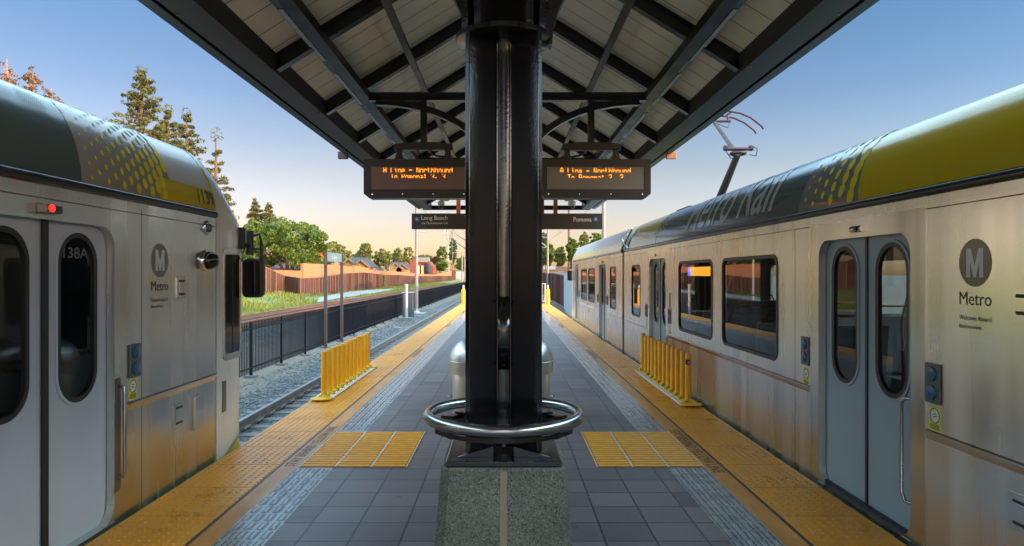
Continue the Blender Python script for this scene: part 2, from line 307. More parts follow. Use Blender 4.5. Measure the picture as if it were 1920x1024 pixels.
M=dict(
 tiles=tiles_mat(), ground=terrain_mat(),
 tact=mat('tactile_yellow',(.66,.265,.010),.33,var=.12,vscale=2.2,bump=.12,bscale=90,rvar=.1),
 tact_d=mat('tactile_yellow_shaded_trough',(.26,.09,.004),.6), tact_r=mat('tactile_yellow_lit_ridge',(.80,.37,.03),.3,var=.1,vscale=12), tact_w=mat('tactile_worn_edge',(.72,.50,.30),.5,var=.3,vscale=30),
 smooth_y=mat('smooth_yellow',(.52,.21,.028),.4,var=.28,vscale=6,stretch=(1,.25,1),bump=.1,bscale=60),
 guide=mat('guide_strip',(.28,.295,.32),.16,var=.25,vscale=8,bump=.08,bscale=70,rvar=.1,spec=.8),
 guide_d=mat('guide_bar',(.05,.055,.06),.25,spec=.8),
 blackline=mat('black_line',(.02,.022,.025),.5),
 concrete=mat('concrete',(.32,.31,.30),.8,var=.2,vscale=4,bump=.2,bscale=60),
 pale_concrete=mat('pale_concrete',(.25,.235,.23),.85,var=.12,vscale=.8,bump=.1,bscale=20),
 aggregate=speckle('aggregate_concrete',(.135,.14,.110),(.07,.075,.058),(.21,.215,.175),scale=150),
 joint=mat('joint_sealant',(.30,.21,.18),.7,var=.1,vscale=20),
 blackpaint=mat('black_gloss_paint',(.006,.0055,.0065),.19,bump=.10,bscale=120,rvar=.05,vscale=5,spec=.55),
 colpaint=mat('column_gloss_paint',(.005,.0045,.006),.14,bump=.06,bscale=70,rvar=.04,vscale=5,spec=.8,coat=.4),
 darkpaint=mat('dark_bronze_paint',(.012,.010,.012),.36,spec=.3,bump=.08,bscale=90,rvar=.08,vscale=3),
 eave=mat('eave_beam_paint',(.05,.042,.047),.5,spec=.2,var=.08,vscale=2),
 fascia=mat('fascia_paint',(.03,.028,.042),.45,spec=.25,var=.08),
 deck=mat('roof_deck_beige',(.84,.75,.63),.5,var=.08,vscale=1.2,stretch=(1,1,1)),
 groove=mat('deck_groove',(.11,.09,.075),.8),
 lens=mat('lamp_lens',(.38,.42,.46),.25,bump=.8,bscale=45,stretch=(1,.3,1)),
 steel=steel('brushed_steel',(.71,.695,.66),.28,wob=.14,brush=.12),
 steel_s=steel('steel_trim',(.66,.64,.60),.2,wob=.1),
 tubesteel=mat('satin_steel',(.42,.42,.43),.24,metal=1,rvar=.06,vscale=6),
 binsteel=mat('bin_steel',(.52,.52,.53),.38,metal=1,rvar=.08,vscale=7,stretch=(6,6,.5)),
 gutter=mat('gutter_black',(.02,.022,.027),.22,bump=.25,bscale=4,stretch=(1,1,1)),
 rubber=mat('black_rubber',(.012,.012,.013),.45),
 door_g=mat('door_paint_grey_blue',(.24,.31,.36),.38,var=.06,vscale=2,rvar=.06),
 door_w=mat('door_paint_pale',(.42,.45,.53),.38,var=.06,vscale=2,rvar=.06),
 slate=mat('slate_livery',(.070,.10,.098),.18,coat=.2,bump=.15,bscale=2.2),
 slate_l=mat('slate_livery_light',(.16,.175,.185),.16,coat=.4),
 greylet=mat('grey_lettering',(.36,.37,.37),.2,coat=.3),
 yel=mat('livery_yellow',(.50,.39,.008),.18,coat=.25,bump=.12,bscale=2.0),
 dot=mat('livery_dot',(.66,.58,.02),.2,coat=.3),
 dot2=mat('livery_dot_reflection',(.42,.40,.22),.25),
 taupe=mat('livery_taupe',(.27,.25,.235),.2,coat=.2,bump=.12,bscale=2),
 silver=mat('livery_silver',(.46,.46,.45),.25,coat=.15,metal=.0,bump=.12,bscale=2),
 mask=mat('cab_white',(.56,.55,.54),.25,coat=.4,var=.04),
 glass=glass('tinted_glass',.62,1.42,(.95,1,.98)), glass_d=glass('dark_glass',.55,1.42,(.9,.95,1)),
 inwall=mat('inside_panel',(.42,.40,.37),.5,var=.08), infloor=mat('inside_floor',(.07,.07,.075),.6),
 seat=mat('seat_cloth',(.05,.07,.13),.7,var=.2,vscale=30), seatshell=mat('seat_shell',(.30,.30,.31),.4),
 chrome=mat('chrome',(.8,.8,.8),.08,metal=1), blackgl=mat('black_glossy',(.008,.008,.009),.08),
 redlit=mat('red_lamp_lit',(.6,.01,.01),.3,emis=(1,.012,.006),es=.30),
 btn=mat('button_blue',(.02,.09,.2),.3), btnp=mat('button_plate',(.12,.13,.14),.35,metal=.6),
 st_y=mat('sticker_yellow',(.68,.6,.04),.5), st_w=mat('sticker_white',(.62,.62,.6),.5), ink=mat('black_ink',(.015,.015,.017),.5),
 inkg=mat('grey_ink',(.10,.10,.105),.4), decal_br=mat('decal_brown',(.10,.065,.05),.3,coat=.3), decal_si=mat('decal_silver',(.17,.165,.155),.25,metal=.3), decal_pale=mat('decal_pale',(.62,.61,.59),.3), white_d=mat('decal_white',(.62,.64,.68),.3),
 bol=mat('bollard_yellow',(.80,.34,.003),.36,var=.08,vscale=5), bolbase=mat('bollard_base_yellow',(.66,.38,.015),.5,var=.15,vscale=20),
 whitep=mat('white_plastic',(.72,.70,.69),.5),
 sensor=mat('display_face',(.09,.045,.04),.35), led=mat('led_amber',(.8,.3,.0),.4,emis=(1.0,.27,.008),es=.21), ledoff=mat('led_unlit',(.24,.15,.13),.4),
 dispcase=mat('display_case',(.009,.006,.007),.4), disp2=mat('display_face_grey',(.10,.09,.075),.35), ledoff2=mat('led_unlit_grey',(.30,.27,.21),.4),
 signbr=mat('sign_brown',(.045,.033,.022),.45), signlet=mat('sign_lettering',(.88,.74,.60),.5), signblue=mat('sign_blue',(.04,.10,.42),.4), strut=mat('strut_brown',(.20,.06,.02),.5),
 signgrey=mat('station_sign_face',(.24,.27,.26),.45), postbr=mat('post_brown',(.09,.055,.05),.5),
 fence=mat('fence_black',(.008,.008,.012),.5,spec=.2), galv=mat('galvanised',(.42,.42,.44),.4,metal=.5,var=.12,vscale=4), polepink=mat('pole_paint',(.22,.18,.185),.45,var=.1,vscale=2),
 rail=mat('rail_head_worn',(.34,.33,.33),.3,metal=.8,var=.1,vscale=3), railside=mat('rail_side',(.15,.125,.11),.6,var=.2,vscale=6), rust=mat('rail_rust',(.21,.085,.05),.65,var=.25,vscale=5),
 tie=mat('concrete_tie',(.13,.13,.14),.8,var=.15,vscale=5,bump=.2,bscale=30), tiewood=mat('timber_tie',(.07,.05,.045),.85,var=.2,vscale=5), clip=mat('rail_clip',(.03,.025,.025),.6),
 corten=corrug('brown_corrugated',(.085,.032,.022),2.2,0), cortenpost=mat('brown_fence_post',(.22,.10,.06),.6),
 salmon=mat('salmon_stucco',(.42,.155,.068),.85,var=.06,vscale=.5,bump=.15,bscale=20), block=mat('grey_block',(.30,.33,.36),.85,var=.12,vscale=2),
 roofs=mat('shingle_grey',(.04,.036,.048),.8,var=.15,vscale=2), stucco=mat('house_stucco',(.40,.20,.09),.85,var=.1,vscale=1), trimw=mat('house_trim',(.22,.15,.11),.6), winlit=mat('window_glass_dark',(.03,.035,.04),.1),
 barn=mat('red_boards',(.22,.04,.022),.75,var=.15,vscale=1.5), barnroof=mat('pale_metal_roof',(.20,.19,.21),.4), yellowwin=mat('window_reveal',(.55,.45,.26),.5),
 bark=mat('bark_brown',(.13,.075,.05),.85,var=.25,vscale=4,bump=.5,bscale=15), barkred=mat('bark_red',(.34,.13,.06),.8,var=.25,vscale=2,bump=.4,bscale=10), barkpale=mat('bark_pale',(.36,.24,.18),.8,var=.2,vscale=3),
 pine=leafmat('pine_needles',(.045,.06,.012),(.17,.145,.03),.5), green=leafmat('broad_leaves',(.035,.085,.010),(.18,.23,.028),.35), olive=leafmat('olive_leaves',(.07,.10,.02),(.30,.28,.08),.4),
 rustleaf=leafmat('autumn_leaves',(.09,.045,.03),(.24,.12,.055),.5), bluegreen=leafmat('blue_green_leaves',(.03,.075,.045),(.11,.17,.08),.4), grassb=leafmat('grass_blades',(.11,.15,.015),(.29,.27,.06),.8),
 wood=mat('timber_pole',(.17,.095,.06),.8,var=.15), pylon=mat('pylon_steel',(.30,.27,.27),.5), wire=mat('wire',(.03,.03,.03),.5),
 panto=mat('pantograph_red',(.05,.018,.020),.45), pantog=mat('pantograph_arm',(.045,.03,.027),.45), copper=mat('copper_and_sunlit_orange',(.30,.12,.06),.5),
)
# ================================================================ PLATFORM AND GROUND
XL, XR, Y0, Y1 = -2.426, 2.31, -14.0, 37.0
p=MB(); p.box(XL,XR,Y0,Y1,-1.15,-.012); tag(p.build('platform_base',M['concrete']),kind='structure',label='concrete body of the platform under its paving')
p=MB(); p.box(-1.395,1.305,Y0,Y1,-.0119,.0); tag(p.build('platform_paving',M['tiles']),kind='structure',label='dark grey square paving tiles of the platform')

def domes(x0,x1,y0,y1,name,label):
    m=MB(); m.box(x0,x1,y0,y1,-.0119,.0)
    n=6
    for j in range(int((y1-y0)/.06)):
        y=y0+.03+j*.06
        far=y>16
        for i in range(int(round((x1-x0)/.0583))):
            x=x0+.029+i*.0583
            r0,r1,h=.014,.008,.0055
            k=4 if far else n
            vs=[(x+r0*math.cos(2*PI*q/k),y+r0*math.sin(2*PI*q/k),0) for q in range(k)]+[(x+r1*math.cos(2*PI*q/k),y+r1*math.sin(2*PI*q/k),h) for q in range(k)]
            m.add(vs,[(q,(q+1)%k,k+(q+1)%k,k+q) for q in range(k)]+[tuple(range(k,2*k))])
    o=tag(m.build(name,M['tact']),kind='structure',label=label)
    j=MB(); yy=4.447
    while yy>y0: yy-=.6
    yy+=.6
    while yy<y1-.1: j.box(x0,x1,yy-.003,yy+.003,.0003,.0012); yy+=.6
    j.build('panel_joint',M['black_line_soft'],o)
    return o
M['black_line_soft']=mat('tactile_joint',(.20,.10,.01),.6)
domes(-2.418,-1.858,1.0,Y1,'tactile_edge_strip','yellow domed warning strip along the left track')
domes(1.772,2.302,1.0,Y1,'tactile_edge_strip','yellow domed warning strip along the right track')
for nm,x0,x1,mt,lb in (('platform_edge_trim',-2.426,-2.418,'yel','thin yellow nosing at the left platform edge'),('platform_edge_trim',2.302,2.31,'yel','thin yellow nosing at the right platform edge'),
    ('platform_line',-1.858,-1.832,'blackline','black line beside the left warning strip'),('platform_line',1.748,1.772,'blackline','black line beside the right warning strip'),
    ('platform_border',-1.832,-1.70,'smooth_y','smooth yellow lettered border on the left'),('platform_border',1.61,1.748,'smooth_y','smooth yellow lettered border on the right')):
    q=MB(); q.box(x0,x1,1.0 if 'border' not in nm else 1.0,Y1,-.0119,.0005 if 'line' in nm else .0); tag(q.build(nm,M[mt]),kind='structure',label=lb)
# directional guide strips: rows of long rounded bars
def capsule(m,x,y0,y1,w,h,n=4):
    r=w/2; loop=[]
    for k in range(n+1):
        t=PI*k/n; loop.append((x+r*math.cos(t),y1-r+r*math.sin(t)))
    for k in range(n+1):
        t=PI+PI*k/n; loop.append((x+r*math.cos(t),y0+r+r*math.sin(t)))
    k=len(loop); inn=[(x+(a-x)*.62,(b-(y0+y1)/2)*(1-.10)+(y0+y1)/2) for a,b in loop]
    vs=[(a,b,0) for a,b in loop]+[(a,b,h) for a,b in inn]
    m.add(vs,[(q,(q+1)%k,k+(q+1)%k,k+q) for q in range(k)]); m.add([(a,b,h) for a,b in inn],[tuple(range(k))])
for x0,x1,lb in ((-1.70,-1.395,'glossy blue grey guide strip with raised bars on the left'),(1.305,1.61,'glossy blue grey guide strip with raised bars on the right')):
    m=MB(); m.box(x0+.002,x1-.002,1.0,Y1,-.0119,.0)
    m2=MB()
    for i in range(4):
        x=x0+.04+i*.075
        y=1.05
        while y<Y1-.2:
            for yy in [q for q in (y,y+.15) if not 5.44<q<6.80]: capsule(m,x,yy,yy+.136,.034,.006)
            # the dark trough round each bar
            for yy in [q for q in (y,y+.15) if not 5.44<q<6.80]:
                m2.box(x-.024,x-.018,yy+.004,yy+.13,.0003,.0009); m2.box(x+.018,x+.024,yy+.004,yy+.13,.0003,.0009)
            y+=.30
    o=tag(m.build('guide_strip',M['guide']),kind='structure',label=lb); m2.build('bar_trough',M['guide_d'],o)

def flat_text(txt,u0,u1,v0,v1,mp,mt,name,parent=None,bold=0.0,space=1.0,n=None):
    vs,fs=text2d(txt,bold,space); vs=fit(vs,u0,u1,v0,v1)
    m=MB(); m.add([mp(a,b) for a,b,_ in vs],fs); return m.build(name,M[mt],parent)
for i,(ya) in enumerate((5.6,13.0,20.4,27.8)):
    t=flat_text('STAY BEHIND YELLOW LINE',ya,ya+1.45,-1.725,-1.812,lambda a,b:(b,a,.0012),'ink','platform_lettering',bold=.012)
    # top of the letters faces the track
    for v in t.data.vertices: pass
    tag(t,kind='structure',label='STAY BEHIND YELLOW LINE painted on the left border')
for ya in (5.42,12.8,20.2,27.6):
    t=flat_text('STAY BEHIND YELLOW LINE',ya+1.5,ya,1.635,1.728,lambda a,b:(b,a,.0012),'ink','platform_lettering',bold=.012)
    tag(t,kind='structure',label='STAY BEHIND YELLOW LINE painted on the right border')

# yellow ribbed pads
def pad(x0,x1,y0,y1,label,cols):
    o=empty('tactile_pad',((x0+x1)/2,y0,0)); tag(o,label,'tactile pad',group='yellow ribbed pads crossing the guide strips')
    w=(x1-x0)/cols
    for c in range(cols):
        m=MB(); a=x0+c*w-o.location.x; b=a+w
        m.box(a+.001,b-.001,0,y1-y0,.0008,.0035,1); m.box(a+.001,a+.010,0,y1-y0,.0036,.0095,2); m.box(b-.010,b-.001,0,y1-y0,.0036,.0095,2)  # trough floors darkened and ridges lightened: their shade and glint are in the colour
        k=17; step=(y1-y0)/k
        for j in range(k):
            yc=(j+.5)*step
            # rounded ridge
            vs=[]; pr=[(-.016,.0036),(-.012,.011),(-.006,.0135),(.006,.0135),(.012,.011),(.016,.0036)]
            for xx in (a+.018,b-.018): vs+=[(xx,yc+q,z) for q,z in pr]
            n=6; m.add(vs,[(i,i+1,n+i+1,n+i) for i in range(n-1)]+[tuple(range(n)),tuple(range(2*n-1,n-1,-1))])
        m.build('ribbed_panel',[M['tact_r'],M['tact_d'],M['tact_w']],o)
    return o
pad(-1.675,-.80,5.567,6.80,'yellow ribbed pad on the paving beside the left track',3)
pad(.735,1.607,5.567,6.80,'yellow ribbed pad on the paving beside the right track',3)

# ground sheet
def gz(x,y):
    if x>-7.6: z=-1.10
    elif x>-8.9: t=(-7.6-x)/1.3; z=-1.10+.72*t*t*(3-2*t)
    else: z=-.38
    if x<-11.9: z+= min(1,(-11.9-x)/3)*.12
    z+= .95*math.exp(-((x+25)**2/60+(y-51)**2/60))*(1 if x<-12 else 0)
    if x>10: z+=min(1,(x-10)/30)*.2
    return z
xs=[-900,-500,-250,-120,-80,-60]+[-50+i*2 for i in range(19)]+[-12.6,-12.2,-11.9,-11,-10,-9.3,-8.9,-8.57,-8.25,-7.92,-7.6,-7,-6,-5,-3,0,3,6,10,14,20,30,60,120,250,500,900]
ys=[-300,-100,-40,-20,0]+[4*i+4 for i in range(30)]+[140,170,220,300,450,700,1100,1600]
m=MB(); nx=len(xs)
vs=[(x,y,gz(x,y)+(random.uniform(-.015,.015) if x<-5 else 0)) for y in ys for x in xs]
m.add(vs,[(j*nx+i,j*nx+i+1,(j+1)*nx+i+1,(j+1)*nx+i) for j in range(len(ys)-1) for i in range(nx-1)])
g=tag(m.build('ground',M['ground'],smooth=True,auto=60),kind='structure',label='ballast, grit and grass ground around the tracks')
# concrete footpath beyond the second track
m=MB(); pa=[(-12.4,45.5),(-12.6,51),(-12.8,57),(-13.0,64),(-13.3,72),(-13.5,79),(-13.7,90)]; pb=[(-12.5,45.5),(-13.9,51),(-14.6,57),(-15.6,64),(-16.2,72),(-16.0,79),(-14.0,90)]
vs=[(x,y,gz(x,y)+.05) for x,y in pa]+[(x,y,gz(x,y)+.05) for x,y in pb]; n=7
m.add(vs,[(i,i+1,n+i+1,n+i) for i in range(n-1)]); tag(m.build('path',M['pale_concrete']),kind='structure',label='pale concrete path between the far track and the brown fence')

# rail tracks
def railprof(x,z,w=.07): # top at z
    return [(x-.07,z-.17),(x+.07,z-.17),(x+.07,z-.155),(x+.012,z-.14),(x+.012,z-.04),(x+w/2,z-.03),(x+w/2,z-.003),(x+w/2-.006,z),(x-w/2+.006,z),(x-w/2,z-.003),(x-w/2,z-.03),(x-.012,z-.04),(x-.012,z-.14),(x-.07,z-.155)]
def track(xc,zt,y0,y1,label,tie,railm,headm,tie_w=2.5,pitch=.62,clips=True,rot=0):
    o=empty('railway_track',(xc,0,0)); tag(o,label,kind='structure')
    for s in (-1,1):
        x=s*.7525
        m=MB(); m.prism(railprof(x,zt),'y',y0,y1); r=m.build('rail',M[railm],o)
        h=MB(); h.box(x-.032,x+.032,y0,y1,zt-.004,zt+.001); h.build('rail_head',M[headm],r)
        if clips:
            c=MB(); y=max(y0,4)
            while y<min(y1,60):
                for q in (-1,1):
                    c.tube([(x+q*.05,y-.06,zt-.15),(x+q*.11,y-.03,zt-.11),(x+q*.12,y+.03,zt-.11),(x+q*.06,y+.06,zt-.14)],.014,5)
                y+=pitch
            c.build('rail_clips',M['clip'],r)
    m=MB(); y=y0
    while y<y1:
        w=.125; m.prism([(y-w,zt-.34),(y+w,zt-.34),(y+w-.02,zt-.175),(y-w+.02,zt-.175)],'x',-tie_w/2,tie_w/2); y+=pitch
    m.build('sleepers',M[tie],o)
    return o
track(-3.74,-.90,-6,140,'light rail track on concrete sleepers beside the left platform edge','tie','railside','rail')
track(3.66,-.90,-6,140,'light rail track on concrete sleepers beside the right platform edge','tie','railside','rail')
track(-10.42,-.17,12,420,'rusty railway track beyond the black fence','tiewood','rust','rust',clips=False)
# ================================================================ CANOPY
CX=.015
YA,YB=-4.5,18.9
can=empty('station_canopy',(0,0,0)); tag(can,'black steel canopy with a beige pitched ceiling on round columns over the platform','canopy')
def zb(x): return 3.374+.614*(2.06-abs(x))        # underside of the rafters
RAF=[-3.93,-2.25,-.57,1.11,2.79,4.47,6.15,7.83,9.51,11.19,12.87,14.55,16.23,17.91]
TR=[3.5,7.83,12.2,16.5]
cs=math.cos(math.atan(.614)); dz=.13/cs
for s in (-1,1):
    # roof deck panel with grooves parallel to the rafters
    m=MB(); a=(CX+s*2.12,zb(2.12)+dz+.004); b=(CX,zb(0)+dz+.004)
    m.add([(a[0],YA,a[1]),(b[0],YA,b[1]),(b[0],YB,b[1]),(a[0],YB,a[1]),(a[0],YA,a[1]+.09),(b[0],YA,b[1]+.09),(b[0],YB,b[1]+.09),(a[0],YB,a[1]+.09)],
        [(0,1,2,3),(7,6,5,4),(0,4,5,1),(1,5,6,2),(2,6,7,3),(3,7,4,0)])
    d=m.build('roof_deck',M['deck'],can)
    g=MB(); y=YA+.1
    while y<YB:
        for q in (-.004,.004): pass
        g.add([(a[0],y-.005,a[1]-.002),(b[0],y-.005,b[1]-.002),(b[0],y+.005,b[1]-.002),(a[0],y+.005,a[1]-.002)],[(0,1,2,3)])
        y+=.336
    g.build('deck_groove',M['groove'],d)
    for y in RAF:
        m=MB(); A=Vector((CX+s*2.085,y,zb(2.085)+dz/2)); B=Vector((CX,y,zb(0)+dz/2))
        # I-section: web with two flanges
        n=Vector((s*.614,0,1)).normalized()
        m.bar(A,B,.02,.11,up=n); m.bar(A-n*.058,B-n*.058,.09,.014,up=n); m.bar(A+n*.058,B+n*.058,.09,.012,up=n)
        m.build('rafter',M['blackpaint'],can)
    # eave beam, its pale wide underside and the gutter outside it
    m=MB(); m.box(*sorted((CX+s*2.06,CX+s*2.298)),YA,YB,3.353,3.60); m.build('eave_beam',M['eave'],can)
    g=MB()
    for y in RAF:
        g.box(*sorted((CX+s*2.075,CX+s*2.10)),y-.25,y-.235,3.349,3.353); g.box(*sorted((CX+s*2.26,CX+s*2.28)),y+.25,y+.265,3.349,3.353)
    g.build('bolt',M['blackpaint'],can)
    m=MB(); m.box(*sorted((CX+s*2.344,CX+s*2.436)),YA,YB,3.36,3.62); m.box(*sorted((CX+s*2.30,CX+s*2.342)),YA,YB,3.44,3.60); m.build('gutter',M['fascia'],can)
    # main purlin with its light channel
    z0=3.577; x0,x1=CX+s*1.585,CX+s*1.70
    m=MB(); m.box(*sorted((x0,x1)),YA,YB,z0,z0+.02); m.box(*sorted((x0,x0+s*.015)),YA,YB,z0+.02,zb(1.58)+.0); m.box(*sorted((x1-s*.015,x1)),YA,YB,z0+.02,zb(1.70)+.0)
    m.build('purlin',M['darkpaint'],can)
    m=MB(); m.box(*sorted((x1+s*.004,x1+s*.064)),YA,YB,z0+.006,z0+.05); ch=m.build('light_channel',M['blackpaint'],can)
    y=.2; k=MB()
    while y<YB-1.3:
        k.box(*sorted((x1+s*.014,x1+s*.054)),y,y+1.25,z0-.002,z0+.005); y+=1.68
    k.build('lamp_lens',M['lens'],ch)
    # thin purlin
    m=MB(); m.box(*sorted((CX+s*1.03,CX+s*1.10)),YA,YB,zb(1.10)-.035,zb(1.10)-.002); m.build('thin_purlin',M['darkpaint'],can)
    # gutter end brackets
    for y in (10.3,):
        m=MB(); m.box(*sorted((CX+s*2.38,CX+s*2.53)),y-.03,y+.03,3.29,3.40); m.build('gutter_bracket',M['copper' if s>0 else 'postbr'],can,bevel=.008)  # right bracket's sunlit orange is put into its colour; left stays brown
m=MB(); m.box(CX-.09,CX+.09,YA,YB,zb(0)-.02,zb(0)+.10); m.build('ridge_beam',M['blackpaint'],can)
m=MB(); m.box(CX-2.30,CX+2.30,YB,YB+.10,3.34,3.46); m.build('end_beam',M['blackpaint'],can)

def arc_plate(m,s,Y,xa,za,xb,zb_,w,dep):
    """curved brace from the column (xa,za) up and out to the beam end (xb,zb_)"""
    n=14; pts=[]
    for i in range(n+1):
        t=PI/2*i/n
        pts.append((xa+(xb-xa)*(1-math.cos(t)), za+(zb_-za)*math.sin(t)))
    for i in range(n):
        (x0,z0),(x1,z1)=pts[i],pts[i+1]
        nx,nz=-(z1-z0),(x1-x0); l=math.hypot(nx,nz); nx/=l; nz/=l
        q=[(s*x0+CX,z0),(s*x1+CX,z1),(s*(x1+nx*dep)+CX,z1+nz*dep),(s*(x0+nx*dep)+CX,z0+nz*dep)]
        m.prism(q,'y',Y-.018,Y+.018)
        q=[(s*x0+CX,z0-.002),(s*x1+CX,z1-.002),(s*(x1-nx*.016)+CX,z1-nz*.016),(s*(x0-nx*.016)+CX,z0-nz*.016)]
        m.prism(q,'y',Y-w/2,Y+w/2)
for Y in TR:
    t=empty('truss',(0,0,0)); t.parent=can
    m=MB(); m.box(CX-1.575,CX+1.575,Y-.05,Y+.05,3.533,3.547); m.box(CX-1.575,CX+1.575,Y-.012,Y+.012,3.547,3.61); m.box(CX-1.575,CX+1.575,Y-.05,Y+.05,3.61,3.624)
    m.build('tie_beam',M['blackpaint'],t)
    for s in (-1,1):
        m=MB(); arc_plate(m,s,Y,.20,2.72,1.50,3.50,.09,.06); m.build('curved_brace',M['blackpaint'],t)
        if Y>5:
            m=MB(); xx=.951 if Y<10 else .86; zz=3.06 if Y<10 else 2.64
            m.box(CX+s*xx-.035,CX+s*xx+.035,Y-.04,Y+.04,zz,3.531); m.build('hanger_post',M['blackpaint' if Y<10 else 'strut'],t)
        m=MB(); m.add([(CX+s*1.30,Y-.01,3.53),(CX+s*1.56,Y-.01,3.53),(CX+s*.99,Y-.01,3.45),(CX+s*.99,Y-.01,3.53)],[(0,2,3)]); 
        m=MB(); m.prism([(CX+s*.99,3.53),(CX+s*1.30,3.53),(CX+s*1.05,3.43),(CX+s*.99,3.43)],'y',Y-.01,Y+.01); m.build('gusset',M['blackpaint'],t)
# columns
def column(Y,full):
    c=empty('column',(0,0,0)); c.parent=can
    x=-.012
    m=MB(); m.tube([(x,Y,.70),(x,Y,4.3)],.0655,28); m.build('column_pipe',M['colpaint'],c,smooth=True)
    for a in (45,135,225,315):
        d=Vector((math.cos(R(a)),math.sin(R(a)),0))
        m=MB(); m.bar(Vector((x,Y,.70))+d*.155,Vector((x,Y,2.735))+d*.155,.19,.03,up=d.cross(Vector((0,0,1)))); 
        m.build('column_fin',M['colpaint'],c,bevel=.004)
        # weld bead
        w=MB()
        for q in (-1,1):
            e=d.cross(Vector((0,0,1)))*q
            w.tube([Vector((x,Y,.72))+d*.066+e*.019,Vector((x,Y,2.72))+d*.066+e*.019],.005,5)
        w.build('weld_bead',M['colpaint'],c)
        # flared double arms above the collar
        for q in (-1,1):
            e=d.cross(Vector((0,0,1)))*q*.045
            pts=[(.03,2.768),(.225,2.768),(.235,3.0),(.27,3.25),(.34,3.5),(.50,3.62),(.03,3.62)]
            vs=[]; 
            for o_ in (-.024,.024):
                off=e+d.cross(Vector((0,0,1)))*o_
                vs+=[Vector((x,Y,0))+d*r+off+Vector((0,0,z)) for r,z in pts]
            n=len(pts); m=MB(); m.add(vs,[(i,(i+1)%n,n+(i+1)%n,n+i) for i in range(n)]+[tuple(range(n-1,-1,-1)),tuple(range(n,2*n))])
            m.build('capital_arm',M['colpaint'],c,bevel=.004)
    m=MB(); m.lathe((x,Y,2.735),[(.236,0),(.244,.004),(.244,.028),(.236,.032)],56); m.build('collar_disc',M['colpaint'],c,smooth=True)
    m=MB(); m.box(-.285,.262,Y-.275,Y+.275,.657,.683); m.build('base_plate',M['colpaint'],c,bevel=.004)
    if full:
        # access cover on the pipe
        m=MB(); n=12; vs=[]
        for z in (1.085,1.45):
            for k in range(n+1):
                t=R(195+150*k/n); vs.append((x+.0668*math.cos(t),Y+.0668*math.sin(t),z))
        m.add(vs,[(i,i+1,n+2+i,n+1+i) for i in range(n)])
        o=m.build('access_cover',M['colpaint'],c,smooth=True)
        sm=o.modifiers.new('s','SOLIDIFY'); sm.thickness=.0015
        m=MB()
        for z in (1.11,1.425): m.lathe((x,Y-.0715,z),[(.004,-.004),(.006,0),(.004,.004)],8)
        m.build('cover_screw',M['darkpaint'],o)
        # gussets splaying onto the base plate
        for s in (-1,1):
            m=MB(); m.prism([(x+s*.05,.684),(x+s*.22,.684),(x+s*.05,.735)],'y',Y-.20,Y-.185); m.build('base_gusset',M['colpaint'],c)
    return c
column(3.5,True)
for Y in (7.83,12.2,16.5): column(Y,False)

def pedestal(Y,label):
    o=empty('column_pedestal',(-.012,Y,0)); tag(o,label,'pedestal')
    def octo(h,z,c=.045): return [(-h+c,-h),(h-c,-h),(h,-h+c),(h,h-c),(h-c,h),(-h+c,h),(-h,h-c),(-h,-h+c)]
    m=MB(); vs=[]
    for h,z in ((.345,.0),(.296,.648),(.288,.656)): vs+=[(a,b,z) for a,b in octo(h,z)]
    m.add(vs,[(r*8+i,r*8+(i+1)%8,(r+1)*8+(i+1)%8,(r+1)*8+i) for r in range(2) for i in range(8)]+[tuple(range(7,-1,-1)),tuple(range(16,24))])
    m.build('concrete_block',M['aggregate'],o)
    for s in (-1,):
        m=MB(); m.add([(-.016,s*.3465,.0),(.016,s*.3465,.0),(.016,s*.2985,.644),(-.016,s*.2985,.644)],[(0,1,2,3)])
    m.build('joint_strip',M['joint'],o)
pedestal(3.5,'green grey aggregate concrete pedestal under the near column')
for Y,l in ((7.83,'concrete pedestal under the second column behind the litter bins'),):
    pedestal(Y,l)
# round leaning rail
r=empty('leaning_rail',(-.012,3.5,0)); tag(r,'round brushed steel rail circling the near column','rail')
m=MB(); m.ring((0,0,.85),.383,.0275,96,16); m.build('rail_ring',M['tubesteel'],r,smooth=True,auto=80)
for a0,a1 in ((205,335),(25,155)): 
    n=18; m=MB()
    for k in range(n):
        t0,t1=R(a0+(a1-a0)*k/n),R(a0+(a1-a0)*(k+1)/n)
        q=[(.30*math.cos(t0),.30*math.sin(t0)),(.37*math.cos(t0),.37*math.sin(t0)),(.37*math.cos(t1),.37*math.sin(t1)),(.30*math.cos(t1),.30*math.sin(t1))]
        m.prism(q,'z',.79,.812)
    for a in ((45,135) if a0<100 else (225,315)):
        d=Vector((math.cos(R(a)),math.sin(R(a)),0)); m.bar(d*.25+Vector((0,0,.80)),d*.362+Vector((0,0,.80)),.03,.032)
    m.build('rail_bracket',M['blackpaint'],r)
# ================================================================ THINGS ON AND OVER THE PLATFORM
def bin_(x,Y,label):
    o=empty('litter_bin',(x,Y,0)); tag(o,label,'litter bin',group='steel litter bins behind the near column')
    m=MB(); m.lathe((0,0,0),[(.232,.16),(.235,.17),(.235,.66),(.23,.67)],44); m.build('bin_body',M['binsteel'],o,smooth=True)
    m=MB(); m.lathe((0,0,0),[(.255,.545),(.268,.55),(.268,.672),(.262,.678)],44); m.build('lid_band',M['binsteel'],o,smooth=True)
    prof=[(.266,.679)]+[(.266*math.cos(R(a)),.679+.235*math.sin(R(a))) for a in range(6,90,7)]+[(.01,.915)]
    m=MB(); m.lathe((0,0,0),prof,48); m.build('domed_lid',M['binsteel'],o,smooth=True,auto=60)
    m=MB(); m.lathe((0,0,0),[(.272,.0),(.28,.01),(.28,.13),(.25,.165)],44); m.build('base_ring',M['blackpaint'],o,smooth=True)
    for s in (-1,1):
        m=MB(); m.ring((s*.245,0,.30),.035,.007,20,8); m.build('side_loop',M['tubesteel'],o,smooth=True)
